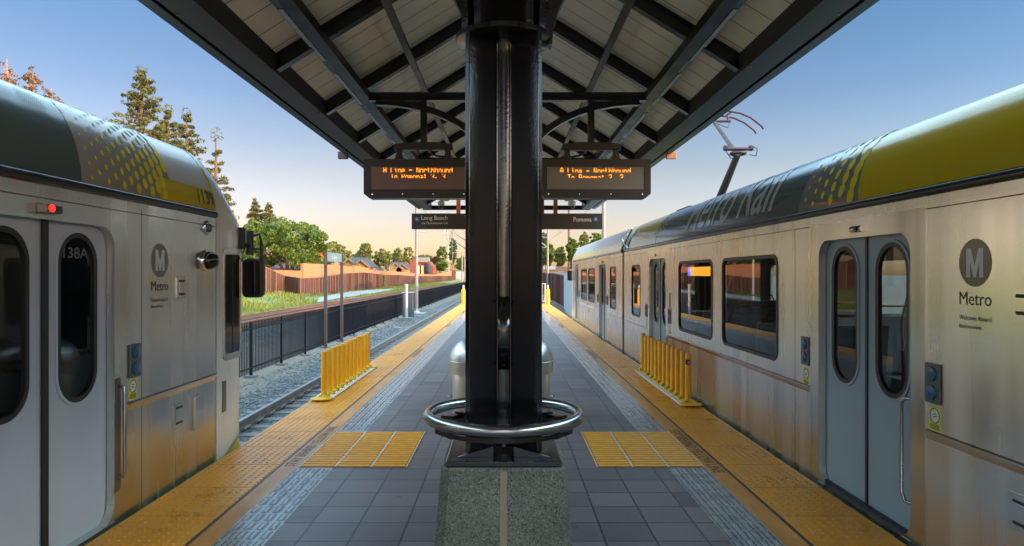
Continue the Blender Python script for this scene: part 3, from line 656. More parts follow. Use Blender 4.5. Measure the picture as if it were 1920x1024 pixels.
bin_(-.322,7.15,'domed steel litter bin showing at the left of the column base')
bin_(.222,7.15,'domed steel litter bin showing at the right of the column base')

def barrier(x,y0,y1,zt,label,sticker):
    o=empty('bollard_barrier',(x,y0,0)); tag(o,label,'barrier',group='yellow post barriers on the warning strips')
    L=y1-y0
    m=MB(); m.prism(rrect(-.12,.12,-.17,L+.17,.11),'z',.006,.020); m.build('base_plate',M['whitep'],o,bevel=.004)
    for y in (-.13,L+.13):
        m=MB(); m.prism([(a,b) for a,b in rrect(-.128,.128,y-.12,y+.12,.10)],'z',.0205,.034)
        m.build('end_cap',M['bolbase'],o,bevel=.006)
    for k in range(12):
        y=L*k/11
        b=MB(); b.lathe((0,y,0),[(.037,.085),(.037,zt-.012),(.035,zt-.003),(.024,zt)],24); pb=b.build('post',M['bol'],o,smooth=True); pb.rotation_euler=(R(random.uniform(-.3,.3)),R(random.uniform(-.35,.35)),0)
        c=MB(); c.lathe((0,y,0),[(.07,.021),(.066,.034),(.04,.05),(.034,.084)],14)
        for q in range(4):
            a=R(45+90*q); d=Vector((math.cos(a),math.sin(a),0)); c.bar(Vector((0,y,.05))+d*.03,Vector((0,y,.03))+d*.085,.022,.03)
        c.build('post_foot',M['bolbase'],pb)
        if sticker and k==0:
            b=MB(); n=6
            vs=[(.0378*math.cos(R(200+100*i/n)),.0378*math.sin(R(200+100*i/n)),z) for z in (zt-.135,zt-.075) for i in range(n+1)]
            b.add(vs,[(i,i+1,n+2+i,n+1+i) for i in range(n)]); s=b.build('sticker',M['ink'],pb,smooth=True)
            flat_text('B',.0,.016,zt-.122,zt-.096,lambda a,b2:(a-.012,-.0326,b2),'decal_br','sticker_mark',s) if False else None
            b=MB(); b.box(-.014,.004,-.0394,-.0384,zt-.122,zt-.118); b.box(-.014,-.006,-.0394,-.0384,zt-.112,zt-.10); b.box(.0,.008,-.0394,-.0384,zt-.112,zt-.09); b.build('sticker_mark',M['st_w'],s)
    return o
barrier(-2.29,8.65,11.37,.60,'row of twelve yellow posts at the left platform edge',False)
barrier(2.19,8.28,11.02,.615,'row of twelve yellow posts beside the right train',True)

# LED displays -------------------------------------------------------------
FONT={'A':'01110 10001 10001 11111 10001 10001 10001','L':'10000 10000 10000 10000 10000 10000 11111','i':'00100 00000 01100 00100 00100 00100 01110',
'n':'00000 00000 10110 11001 10001 10001 10001','e':'00000 00000 01110 10001 11111 10000 01110','-':'00000 00000 00000 11111 00000 00000 00000','N':'10001 11001 11001 10101 10011 10011 10001',
'o':'00000 00000 01110 10001 10001 10001 01110','r':'00000 00000 10110 11001 10000 10000 10000','t':'01000 01000 11100 01000 01000 01001 00110','h':'10000 10000 10110 11001 10001 10001 10001',
'b':'10000 10000 10110 11001 10001 10001 11110','u':'00000 00000 10001 10001 10001 10011 01101','d':'00001 00001 01101 10011 10001 10001 01111','T':'11111 00100 00100 00100 00100 00100 00100',
'P':'11110 10001 10001 11110 10000 10000 10000','m':'00000 00000 11010 10101 10101 10101 10101','a':'00000 00000 01110 00001 01111 10001 01111',':':'00000 01100 01100 00000 01100 01100 00000',
'3':'01110 10001 00001 00110 00001 10001 01110',',':'00000 00000 00000 00000 01100 00100 01000',' ':'00000 '*7}
def display(x0,x1,sx0,sx1,Y,label,rows,face,off):
    o=empty('led_display',((x0+x1)/2,Y,2.416)); tag(o,label,'information display',group='LED displays hanging from the second truss')
    cx,cz=(x0+x1)/2,2.416
    w=(x1-x0)/2; h=.437
    # case: chamfered lower corners
    poly=[(-w,.05),(-w+.06,0),(w-.06,0),(w,.05),(w,h-.01),(w-.01,h),(-w+.01,h),(-w,h-.01)]
    m=MB(); m.prism(poly,'y',.012,.20); m.build('case',M['dispcase'],o,bevel=.004)
    z0,z1=.10,.352; a,b=sx0-cx,sx1-cx
    fr=fill2d([poly,[(a,z0),(a,z1),(b,z1),(b,z0)]],.012)
    m=MB(); m.add([(u,.006+t,v) for u,v,t in fr[0]],fr[1]); f=m.build('front_frame',M['dispcase'],o)
    m=MB()
    for i in range(4): m.lathe((-w+.095+i*(2*w-.19)/3,0,.045),[(.003,-.009),(.009,-.004),(.009,.004),(.003,.009)],10)
    m.build('screw',M['chrome'],f)
    m=MB(); m.box(a,b,.0095,.0115,z0,z1); s=m.build('screen',M[face],o)
    cols,nr=156,24; cw=(b-a)/cols; rh=(z1-z0)/nr
    lit=set()
    def line(txt,r0,rws,c0):
        for i,ch in enumerate(txt):
            g=FONT[ch].split()
            for r in rws:
                row=g[r] if r<len(g) else '00000'
                for c in range(5):
                    if row[c]=='1': lit.add((r0+r-rws[0],c0+i*6+c))
    line('A Line - Northbound',1,rows[0],21); line('To Pomona: 3, 3',8,rows[1],33)
    mo=MB(); ml=MB()
    for r in range(nr):
        z=z1-(r+.5)*rh
        for c in range(cols):
            x=a+(c+.5)*cw
            if (r,c) in lit: ml.box(x-cw*.44,x+cw*.44,.0065,.0092,z-rh*.36,z+rh*.36)
            else: mo.add([(x-cw*.3,.0090,z-rh*.28),(x+cw*.3,.0090,z-rh*.28),(x+cw*.3,.0090,z+rh*.28),(x-cw*.3,.0090,z+rh*.28)],[(0,1,2,3)])
    mo.build('unlit_dots',M[off],s); ml.build('lit_dots',M['led'],s)
    # hanging bar, knuckles and cables
    sg=1 if cx>0 else -1; px=CX+sg*.951-cx
    m=MB(); m.prism([(px-.33,.555),(px+.33,.555),(px+.33,.62),(px+.14,.64),(px-.14,.64),(px-.33,.62)],'y',.06,.16); m.build('hanging_bar',M['dispcase'],o,bevel=.006)
    for q in (-.275,.275):
        m=MB(); m.prism([(px+q-.03,.556),(px+q+.03,.556),(px+q+.03,.51),(px+q+.06,h),(px+q-.06,h),(px+q-.03,.51)],'y',.08,.14); k=m.build('hanger',M['dispcase'],o)
        m=MB(); m.lathe((px+q,.075,.49),[(.004,-.016),(.016,-.008),(.016,.008),(.004,.016)],10); m.build('pivot_bolt',M['panto'],k)
    for q,e in ((-.07,-.3),(.07,-.18)):
        m=MB(); m.tube([(px-q*1.0*sg*-1,.12,.56),(px-q*-1*sg,.12,.53),(px+sg*(q+e*.25)*1,.12,.495),(px+sg*(q+e*.8),.13,.47),(px+sg*(q+e*1.3),.14,.455),(px+sg*(q+e*1.7),.14,h)],.011,8); m.build('cable',M['rubber'],o,smooth=True)
        m=MB(); m.tube([(px+q*sg,.12,.555),(px+q*sg,.12,.525)],.016,10); m.build('cable_gland',M['copper'],o)
    return o
display(-1.595,-.375,-1.52,-.449,7.70,'amber LED board left of the column with a reddish screen',((1,2,3,4,5),(1,2,3,4)),'sensor','ledoff')
display(.38,1.62,.459,1.548,7.70,'amber LED board right of the column with a grey screen',((0,1,2,3,4),(0,1,2,3)),'disp2','ledoff2')

def dirsign(x0,x1,Y,label,left):
    o=empty('direction_sign',((x0+x1)/2,Y,2.364)); tag(o,label,'direction sign',group='brown direction signs hanging from the third truss')
    w=(x1-x0)/2
    m=MB(); m.box(-w,w,-.04,.04,0,.274); m.build('sign_panel',M['signbr'],o,bevel=.003)
    yf=-.0415
    def T(t,u0,u1,v0,v1,mt='signlet',b=.006): return flat_text(t,u0,u1,v0,v1,lambda a,b2:(a,yf,b2),mt,'lettering',o,bold=b)
    k=12.2/1290
    c=(782.5-949)*k if left else (1116.8-949)*k; c-= (x0+x1)/2; zc=1.56-(411.5-515)*k-2.364
    m=MB(); m.add([(c+.046*math.cos(2*PI*i/28),-.0412,zc+.046*math.sin(2*PI*i/28)) for i in range(28)],[tuple(range(28))]); m.build('line_disc',M['signblue'],o)
    flat_text('A',c-.022,c+.022,zc-.024,zc+.026,lambda a,b2:(a,-.0422,b2),'signlet','line_letter',o,bold=.01)
    X=lambda px:(px-949)*k-(x0+x1)/2
    Z=lambda py:1.56-(py-515)*k-2.364
    if left:
        T('Long Beach',X(790.5),X(839.5),Z(415.2),Z(405)); T('via Downtown LA',X(791),X(840),Z(420.8),Z(416.5))
    else: T('Pomona',X(1075),X(1108.5),Z(416),Z(407.5))
    # bright metal strip on the sign top edge
    m=MB(); m.box(-w,w,-.03,.03,.2745,.279); m.build('top_edge',M['galv'],o)
dirsign(-1.67,-.04,12.2,'brown hanging sign reading Long Beach via Downtown LA',True)
dirsign(.04,1.70,12.2,'brown hanging sign reading Pomona',False)

for s,lb in ((-1,'small white dome camera under the canopy left of the column'),(1,'small white dome camera under the canopy right of the column')):
    o=empty('dome_camera',(CX+s*1.62,17.0,3.577)); tag(o,lb,'security camera',group='dome cameras under the far end of the canopy')
    m=MB(); m.tube([(0,0,0),(0,0,-.20)],.02,8); m.build('camera_stem',M['galv'],o)
    m=MB(); m.lathe((0,0,-.32),[(.075,.0),(.085,.02),(.085,.10),(.05,.13)],20); m.build('camera_housing',M['whitep'],o,smooth=True)
    m=MB(); m.lathe((0,0,-.32),[(.01,-.068),(.035,-.06),(.055,-.04),(.068,-.0)],20); m.build('camera_dome',M['blackgl'],o,smooth=True)

# end-of-platform railing and yellow bollards -------------------------------
for x,lb in ((-2.24,'slim yellow bollard at the far left end of the platform'),(2.18,'slim yellow bollard at the far right end of the platform')):
    o=empty('end_bollard',(x,36.0,0)); tag(o,lb,'bollard',group='slim yellow bollards at the far end of the platform')
    m=MB(); m.lathe((0,0,0),[(.11,.0),(.11,.75),(.09,.80),(.02,.82)],14); m.build('bollard_body',M['bol'],o,smooth=True)
    m=MB(); m.lathe((0,0,.82),[(.05,.0),(.05,.18),(.02,.2)],10); m.build('bollard_top',M['galv'],o)
def handrail(x0,x1,Y,label):
    o=empty('end_railing',(x0,Y,0)); tag(o,label,'railing',group='steel railings closing the far end of the platform')
    n=int(abs(x1-x0)/.9)+1
    for i in range(n+1):
        x=(x1-x0)*i/n; m=MB(); m.tube([(x,0,0),(x,0,1.07)],.025,8); m.build('rail_post',M['galv'],o)
    for z in (1.07,.12):
        m=MB(); m.tube([(0,0,z),(x1-x0,0,z)],.024,8); m.build('rail_bar',M['galv'],o)
    m=MB(); k=int(abs(x1-x0)/.11)
    for i in range(k): x=(x1-x0)*(i+.5)/k; m.tube([(x,0,.12),(x,0,1.07)],.008,5)
    m.build('rail_bars_upright',M['galv'],o)
handrail(-2.1,-.3,36.9,'grey railing across the left half of the platform end')
handrail(.3,2.1,36.9,'grey railing across the right half of the platform end')
# ================================================================ TRAINS
PROF=[(0,2.055),(.008,2.12),(.03,2.20),(.062,2.29),(.10,2.36),(.14,2.425),(.18,2.47),(.225,2.507),(.28,2.535),(.37,2.56),(.49,2.58),(.8,2.605),(1.325,2.62)]
class Train:
    def __init__(s, sg, D, k):
        s.s=sg; s.D=D; s.k=k
    def z(s, z): return H+(z-H)*s.k if z>H else z
    def P(s, u, v, w): return (s.s*(s.D+w), u, v)          # u along, v up, w into the train
    def mb_loops(s, loops, w0, w1, mi=0, m=None):
        vs,fs=fill2d(loops, abs(w1-w0)); m=m or MB()
        m.add([s.P(a,b,(w0+w1)/2+c) for a,b,c in vs],fs,mi); return m
    def plate(s, name, loops, w0, w1, mt, parent, bevel=0):
        return s.mb_loops(loops,w0,w1).build(name,M[mt] if isinstance(mt,str) else mt,parent,bevel=bevel,weld=True)
    def slab(s, name, u0,u1,v0,v1,w0,w1,mt,parent,bevel=0):
        m=MB(); m.box(*sorted((s.s*(s.D+w0),s.s*(s.D+w1))),u0,u1,v0,v1); return m.build(name,M[mt],parent,bevel=bevel)
    def text(s, txt, uc, v0, v1, width, w, mt, name, parent, bold=.01):
        d=s.s*-1   # left train reads towards +Y, right train towards -Y
        vs,fs=text2d(txt,bold); vs=fit(vs,-width/2,width/2,v0,v1); m=MB()
        m.add([s.P(uc+d*a,b,w) for a,b,_ in vs],fs); return m.build(name,M[mt],parent)
    # roof surface: r = distance along the fairing from its lower edge
    def rp(s, r, u, off=0, sink=1.0):
        acc=0
        for i in range(len(PROF)-1):
            (w0,z0),(w1,z1)=PROF[i],PROF[i+1]; l=math.hypot(w1-w0,z1-z0)
            if r<=acc+l or i==len(PROF)-2:
                t=(r-acc)/l; w=w0+(w1-w0)*t; z=z0+(z1-z0)*t; nx,nz=(z1-z0)/l,-(w1-w0)/l
                return (s.s*(s.D+w-nx*off), u, s.z(z)-nz*off)
            acc+=l
    def roofpatch(s, name, uf0, uf1, r0, r1, off, mt, parent, nr=14, nu=4):
        """patch between curves uf0(r) and uf1(r)"""
        m=MB(); vs=[]
        for i in range(nr+1):
            r=r0+(r1-r0)*i/nr
            for j in range(nu+1):
                t=j/nu; vs.append(s.rp(r,uf0(r)*(1-t)+uf1(r)*t,off))
        fs=[(i*(nu+1)+j,i*(nu+1)+j+1,(i+1)*(nu+1)+j+1,(i+1)*(nu+1)+j) for i in range(nr) for j in range(nu)]
        m.add(vs,fs); return m.build(name,M[mt],parent,smooth=True,auto=60)
    def roofdots(s, name, dots, off, mt, parent):
        m=MB()
        for u,r,a in dots:
            n=18; vs=[s.rp(r,u,off)]+[s.rp(max(.002,r+a*math.sin(2*PI*k/n)),u+a*.82*math.cos(2*PI*k/n),off) for k in range(n)]
            m.add(vs,[(0,1+k,1+(k+1)%n) for k in range(n)])
        return m.build(name,M[mt],parent,smooth=True,auto=60)
    def rooftext(s, txt, uc, width, r0, r1, off, mt, name, parent, bold=0, cuts=8, thin=None):
        vs,fs=text2d(txt,bold,res=4); vs=fit(vs,-width/2,width/2,r0,r1)
        me=bpy.data.meshes.new('t'); me.from_pydata([(a,b,0) for a,b,_ in vs],[],fs); bm=bmesh.new(); bm.from_mesh(me)
        for k in range(1,cuts):
            r=r0+(r1-r0)*k/cuts
            bmesh.ops.bisect_plane(bm,geom=bm.verts[:]+bm.edges[:]+bm.faces[:],plane_co=(0,r,0),plane_no=(0,1,0))
        m=MB(); bm.verts.index_update(); d=-s.s
        m.add([s.rp(v.co.y,uc+d*v.co.x,off) for v in bm.verts],[tuple(v.index for v in f.verts) for f in bm.faces]); bm.free(); bpy.data.meshes.remove(me)
        return m.build(name,M[mt],parent)

    def window(s, par, u0,u1,v0,v1,r=.11,gl='glass'):
        f=s.plate('window',[rrect(u0,u1,v0,v1,r),rrect(u0+.035,u1-.035,v0+.035,v1-.035,max(.02,r-.03))],-.006,.03,'rubber',par,bevel=.003)
        s.plate('window_pane',[rrect(u0+.03,u1-.03,v0+.03,v1-.03,r-.02)],.010,.016,gl,f)
        return f
    def door(s, par, yc, zt, paint, gl='glass_d', half=.59, wu=.175, wv=(.80,1.75), grab=True, seam='rubber', leafs=(-1,1)):
        for q in leafs:
            a,b=sorted((yc+q*.012,yc+q*(half+.03)))
            cu=yc+q*(.012+half)/2+ q*.0
            hole=rrect(cu-wu,cu+wu,wv[0],wv[1],wu-.004,10); big=rrect(cu-wu-.03,cu+wu+.03,wv[0]-.03,wv[1]+.03,wu+.025,10)
            l=s.plate('door',[[(a,-.02),(b,-.02),(b,zt+.03),(a,zt+.03)],hole],.055,.085,paint,par)
            s.plate('door_window_lip',[big,rrect(cu-wu-.012,cu+wu+.012,wv[0]-.012,wv[1]+.012,wu+.008,10)],.046,.0552,paint,l,bevel=.004)
            s.plate('door_window_seal',[rrect(cu-wu-.012,cu+wu+.012,wv[0]-.012,wv[1]+.012,wu+.008,10),rrect(cu-wu+.018,cu+wu-.018,wv[0]+.018,wv[1]-.018,wu-.02,10)],.049,.062,'rubber',l)
            s.plate('door_window_pane',[rrect(cu-wu+.01,cu+wu-.01,wv[0]+.01,wv[1]-.01,wu-.015,10)],.0625,.067,gl,l)
        s.slab('door_seal',yc-.014,yc+.014,0,zt+.02,.047,.0545,seam,par)
    def side(s, par, u0,u1,holes,mt='steel',zlo=-.30):
        zt=s.z(2.0)
        loops=[[(u0,zlo),(u1,zlo),(u1,zt),(u0,zt)]]+holes
        w=s.plate('side_wall',loops,0,.05,mt,par)
        m=s.mb_loops([[(u0,zt-.075),(u1,zt-.075),(u1,zt-.068),(u0,zt-.068)]],-.001,.0)
        m.build('wall_seam',M['decal_br'],w)
        # belt moulding broken by the doors is laid per bay below
        return w
    def belt(s, par, u0, u1, z=.694):
        m=MB(); m.prism([(s.s*(s.D-.0),z-.05),(s.s*(s.D-.008),z-.012),(s.s*(s.D-.008),z-.004),(s.s*(s.D-.0),z+.004)],'y',u0,u1)
        m.build('belt_moulding',M['steel_s'],par)
    def rivets(s, par, u0, u1, z, step=.055):
        m=MB(); u=u0
        while u<u1:
            a=.004; m.add([s.P(u-a,z,0),s.P(u,z-a,0),s.P(u+a,z,0),s.P(u,z+a,0),s.P(u,z,-.002)],[(0,1,4),(1,2,4),(2,3,4),(3,0,4)]); u+=step
        m.build('rivet_row',M['steel_s'],par)
    def gutter(s, par, u0,u1):
        z0,z1=s.z(2.0),s.z(2.055); m=MB(); D=s.D
        poly=[(D+.03,z0),(D-.004,z0),(D-.018,z0+.012),(D-.022,(z0+z1)/2),(D-.014,z1-.006),(D,z1),(D+.03,z1)]
        m.prism([(s.s*a,b) for a,b in poly],'y',u0,u1); m.build('gutter_band',M['gutter'],par,smooth=True,auto=50)
    def roof(s, par, u0,u1, mt):
        loop=[(s.s*(s.D+w),s.z(z)) for w,z in PROF]+[(s.s*(s.D+2.65-w),s.z(z)) for w,z in reversed(PROF[:-1])]
        m=MB(); n=len(loop); us=[u0+(u1-u0)*i/6 for i in range(7)]
        vs=[(a,u,b) for u in us for a,b in loop]
        fs=[(j*n+i,j*n+i+1,(j+1)*n+i+1,(j+1)*n+i) for j in range(6) for i in range(n-1)]+[tuple(range(n)),tuple(6*n+i for i in range(n-1,-1,-1))]
        m.add(vs,fs); return m.build('roof_fairing',M[mt],par,smooth=True,auto=50)
    def shell(s, par, u0,u1, holes):
        """floor, ceiling, far wall and underframe"""
        s.slab('floor',u0,u1,-.06,-.005,.12,2.6,'infloor',par); s.slab('ceiling',u0,u1,s.z(2.0),s.z(2.03),.03,2.62,'inwall',par)
        s.plate('far_wall',[[(u0,-.30),(u1,-.30),(u1,s.z(2.0)),(u0,s.z(2.0))]]+holes,2.60,2.65,'inwall',par)
        s.slab('underframe',u0,u1,-.85,-.31,.12,2.53,'blackpaint',par)
    def seats(s, par, us):
        for u in us:
            for w in (.38,1.95):
                m=MB(); m.box(*sorted((s.s*(s.D+w-.22),s.s*(s.D+w+.60 if w<1 else s.D+w+.45))),u,u+.44,.42,.47)
                m.prism([(u-.02,.42),(u+.05,.42),(u-.08,1.12),(u-.12,1.10)],'x',*sorted((s.s*(s.D+w-.22),s.s*(s.D+w+.60 if w<1 else s.D+w+.45))))
                o=m.build('seat',M['seatshell'],par,bevel=.02)
                m=MB(); m.tube([s.P(u-.12,1.05,w-.2),s.P(u-.13,1.2,w-.1),s.P(u-.13,1.2,w+.35),s.P(u-.12,1.05,w+.42)],.013,8); m.build('seat_rail',M['copper'],o,smooth=True)
    def poles(s, par, us):
        for u in us:
            m=MB(); m.tube([s.P(u,0,.75),s.P(u,1.2,.72),s.P(u+.05,1.98,.95)],.016,10); m.build('grab_pole',M['tubesteel'],par,smooth=True)
    def buttons(s, par, u0,u1,v0,v1):
        o=s.slab('door_button_box',u0,u1,v0,v1,-.014,0,'btnp',par,bevel=.004)
        m=MB()
        for q in (.27,.74):
            c=(s.s*(s.D-.0145),(u0+u1)/2,v0+(v1-v0)*q); n=20
            rr=min((u1-u0)*.36,(v1-v0)*.19)
            vs=[]
            for rad,dx in ((rr,0),(rr*.95,.008),(rr*.5,.013)):
                vs+=[(c[0]-s.s*dx,c[1]+rad*math.cos(2*PI*k/n),c[2]+rad*math.sin(2*PI*k/n)) for k in range(n)]
            m.add(vs,[(i*n+k,i*n+(k+1)%n,(i+1)*n+(k+1)%n,(i+1)*n+k) for i in range(2) for k in range(n)]+[tuple(range(2*n,3*n))])
        m.build('button',M['btn'],o,smooth=True)
    def sticker(s, par, u0,u1,v0,v1):
        o=s.slab('safety_sticker',u0,u1,v0,v1,-.0015,0,'st_y',par)
        cu=(u0+u1)/2; cv=v0+(v1-v0)*.64; r=(u1-u0)*.40
        s.plate('sticker_disc',[oval(cu,cv,r,r*1.0)],-.0021,-.0016,'st_w',o)
        s.plate('sticker_ring',[oval(cu,cv,r*1.08,r*1.08),oval(cu,cv,r*.93,r*.93)],-.0027,-.0022,'ink',o)
        m=MB()
        for k in range(4):
            v=v0+(v1-v0)*(.06+.06*k); m=s.mb_loops([[(u0+.01,v),(u1-.01,v),(u1-.01,v+(v1-v0)*.035),(u0+.01,v+(v1-v0)*.035)]],-.0021,-.0016,m=m)
        m=s.mb_loops([[(cu-r*.5,cv-r*.1),(cu+r*.4,cv-r*.3),(cu+r*.45,cv-r*.2),(cu-r*.4,cv+r*.05)]],-.0027,-.0022,m=m)
        m=s.mb_loops([[(cu-r*.35,cv+r*.3),(cu+r*.4,cv+r*.1),(cu+r*.4,cv+r*.2),(cu-r*.3,cv+r*.42)]],-.0027,-.0022,m=m)
        m.build('sticker_print',M['ink'],o)
    def latch(s, par, u0,u1,v0,v1):
        o=s.plate('latch_frame',[rrect(u0,u1,v0,v1,.015),rrect(u0+.03,u1-.03,v0+.03,v1-.03,.006)],-.006,.0,'steel_s',par,bevel=.002)
        s.slab('latch_recess',u0+.028,u1-.028,v0+.028,v1-.028,-.0015,-.0003,'ink',o)
        s.slab('latch_handle',u0+.04,u1-.028,v0+.045,v1-.045,-.007,-.002,'steel_s',o,bevel=.002)
    def metro(s, par, uc, v, disc, letter, ink):
        o=s.plate('metro_emblem',[oval(uc,v,.12,.121,40)],-.0016,-.0004,disc,par)
        M_=[(-1,-1),(-.56,-1),(-.56,.10),(-.14,-1),(.14,-1),(.56,.10),(.56,-1),(1,-1),(1,1),(.46,1),(0,-.22),(-.46,1),(-1,1)]
        s.plate('emblem_letter',[[(uc-s.s*a*.062,v+b*.074) for a,b in M_]],-.0024,-.0019,letter,o)
        s.text('Metro',uc,v-.215,v-.148,.235,-.0012,ink,'wordmark',par,bold=0)
        t=s.text('Welcome Aboard',uc+(-s.s)*-.0,v-.292,v-.268,.235,-.0012,ink,'welcome_line',par,bold=.0)
        t=s.text('Bienvenidos',uc-(-s.s)*.035,v-.335,v-.315,.165,-.0012,ink,'welcome_line',par,bold=.0)
    def nose(s, par, Ya, mats, zlo=-.55, L=1.1):
        """cab end growing from the body end at Ya towards +Y"""
        K=[(0,1,0,0),(.12,.97,.0,0),(.25,.86,.0,.0),(.38,.66,.004,.01),(.5,.38,.012,.02),(.58,.12,.025,.03),(.64,-.12,.05,.05),(.74,-.45,.13,.09),(.86,-.75,.28,.16),(L,-1.1,.60,.3)]
        prof=[(0,zlo),(0,.4),(0,1.0),(0,1.5),(0,1.9)]+[(w,z) for w,z in PROF]
        rings=[]
        for dy,sc,ins,_ in K:
            top=s.z(2.62); base=s.z(1.98)
            r=[]
            for w,z in prof:
                zz=s.z(z)
                if zz>1.2: zz = base+(zz-base)*max(sc,.02) if zz>base else zz
                if sc<0 and zz>1.0: zz = 1.0+(zz-1.0)*(1+sc*.55)
                ww=w*(1 if sc>.1 else 1)+ins
                r.append((ww,zz))
            rings.append((Ya+dy,r))
        m=MB(); vs=[]; n=len(prof)*2-1
        for y,r in rings:
            full=[(s.D+w,z) for w,z in r]+[(s.D+2.65-w,z) for w,z in reversed(r[:-1])]
            vs+=[(s.s*a,y,b) for a,b in full]
        fs=[(j*n+i,j*n+i+1,(j+1)*n+i+1,(j+1)*n+i) for j in range(len(rings)-1) for i in range(n-1)]
        fs.append(tuple((len(rings)-1)*n+i for i in range(n-1,-1,-1)))
        m.add(vs,fs); return m.build('cab_nose',M[mats],par,smooth=True,auto=50)
    def mirror(s, par, Y):
        m=MB(); m.box(*sorted((s.s*(s.D-.0),s.s*(s.D+.05))),Y-.10,Y+.02,1.80,2.0)
        m.tube([s.P(Y-.02,1.84,.02),s.P(Y+.12,1.84,-.01)],.022,8); m.tube([s.P(Y+.12,1.75,.0),s.P(Y+.12,1.98,.0)],.04,10)
        o=m.build('mirror_arm',M['rubber'],par,smooth=True)
        m=MB(); m.tube([s.P(Y+.12,1.93,-.02),s.P(Y+.13,1.95,-.09),s.P(Y+.13,1.90,-.105),s.P(Y+.13,1.80,-.11),s.P(Y+.13,1.68,-.11)],.014,8); m.tube([s.P(Y+.12,1.81,-.02),s.P(Y+.13,1.81,-.11)],.011,8); m.build('mirror_bracket',M['rubber'],o,smooth=True)
        m=MB(); poly=rrect(-.0,.20,1.34,1.715,.05)
        m.prism([(s.s*(s.D-.14+a),b) for a,b in poly],'y',Y+.07,Y+.17); h=m.build('mirror_housing',M['rubber'],o,bevel=.02)
        m=MB(); poly=rrect(.022,.178,1.365,1.69,.03); m.prism([(s.s*(s.D-.14+a),b) for a,b in poly],'y',Y+.062,Y+.069); m.build('mirror_face',M['blackgl'],h)

# ---------------------------------------------------------------- right train
TRN=Train(1,2.36,1.0)
rt=empty('light_rail_train',(0,0,0)); tag(rt,'silver and yellow light rail train lettered Metro Rail along the right platform edge','train',group='light rail trains at the platform')
dz=1.81
def dhole(yc,zt,half=.59): return rrect(yc-half,yc+half,0.0,zt,.13)
wz=(.80,1.74)
winA=[(5.97,7.52),(7.87,9.42),(12.1,12.93),(1.2,2.7),(-3.5,-1.9),(-1.7,-.1),(-9,-7.4)]
doorsA=[4.60,10.74,-5.0]
T=TRN
holes=[rrect(a,b,*wz,.11) for a,b in winA]+[dhole(y,dz) for y in doorsA]
T.side(rt,-14,13.75,holes)
fw=[rrect(a,b,.8,1.74,.11) for a,b in ((-13,-11.5),(-9,-7.4),(-3.5,-1.9),(1.2,2.7),(3.9,4.3),(5.97,7.52),(7.87,9.42),(10.5,10.9),(12.1,12.9))]
T.shell(rt,-14,13.75,fw); T.seats(rt,[-3,-2,1.4,2.2,6.1,7.0,8.0,8.9,12.2]); T.poles(rt,[3.75,5.35,9.7,11.6])
for a,b in winA: T.window(rt,a,b,*wz)
for y in doorsA:
    T.door(rt,y,dz,'door_g')
    T.plate('door_portal',[[(y-.73,.0),(y+.73,.0),(y+.73,1.94),(y-.73,1.94)],rrect(y-.59,y+.59,0.001,dz,.13)],-.004,.0,'steel_s',rt)
    T.slab('door_sill',y-.59,y+.59,-.02,.006,-.01,.06,'steel_s',rt)
    T.slab('door_pocket',y-.59,y+.59,.006,.03,.02,.05,'rubber',rt)
    # side camera over the door
    m=MB(); m.tube([T.P(y-.07,1.865,-.012),T.P(y+.07,1.865,-.012)],.022,12); c=m.build('door_camera',M['steel_s'],rt,smooth=True)
    m=MB(); m.tube([T.P(y-.02,1.865,-.03),T.P(y-.02,1.865,-.042)],.018,12); m.build('camera_lens',M['blackgl'],c)
    T.buttons(rt,y+.75,y+.88,.85,1.07); T.sticker(rt,y+.76,y+.86,.69,.83)
    T.buttons(rt,y-.87,y-.74,.85,1.07); T.sticker(rt,y-.865,y-.765,.70,.83)
# grab handle in the near jamb
m=MB(); y=4.10; m.tube([T.P(y-.09,.83,.03),T.P(y-.03,.83,.0),T.P(y,.80,-.005),T.P(y,.27,-.005),T.P(y-.03,.22,.0),T.P(y-.09,.215,.03)],.012,10); m.build('grab_handle',M['tubesteel'],rt,smooth=True)
T.slab('grab_recess',3.90,4.008,-.0,.80,.0005,.0025,'steel_s',rt) if False else None
for a,b in ((5.33+.01,10.0),(11.48,13.7),(-4.2,3.86),(-14,-5.75)): T.belt(rt,a,b)
T.rivets(rt,-1,13.6,1.962)
T.metro(rt,3.463,1.62,'decal_br','white_d','ink')
T.latch(rt,3.03,3.21,1.345,1.50); T.latch(rt,3.03,3.23,.375,.55)
T.slab('blue_notice',9.86,9.96,1.08,1.30,-.002,0,'btn',rt)
for y in (5.62,7.70,9.65,12.02,13.1,1.0): T.slab('panel_joint',y-.0025,y+.0025,-.3 if y in (5.62,13.1) else 1.755,1.925,-.0008,0,'decal_br',rt)
# destination sign in the window
o=T.slab('window_display',8.02,9.15,1.53,1.67,.045,.06,'rubber',rt)
M['route_blue']=mat('display_blue',(.02,.05,.4),.4,emis=(.03,.12,1),es=.45)
M['amberpanel']=mat('display_amber',(.6,.25,.02),.4,emis=(1,.36,.03),es=.28,var=.3,vscale=25)
T.slab('route_patch',8.98,9.10,1.545,1.655,.0435,.0445,'route_blue',o)
T.slab('amber_text',8.10,8.97,1.545,1.655,.0435,.0445,'amberpanel',o)
T.text('A Line Pomona',8.53,1.57,1.63,.78,.043,'led','amber_letters',o,bold=.01)
T.gutter(rt,-14,13.6)
rf=T.roof(rt,-14,13.2,'slate')
one=lambda v:(lambda r:v)
T.roofpatch('yellow_livery',one(-1.6),lambda r:4.60+.10*math.sin(r*3),0.001,1.2,.003,'yel',rf,nr=18,nu=3)
T.roofpatch('slate_band',lambda r:4.60+.10*math.sin(r*3),one(5.55),0.001,1.2,.003,'slate_l',rf,nr=18)
dots=[]
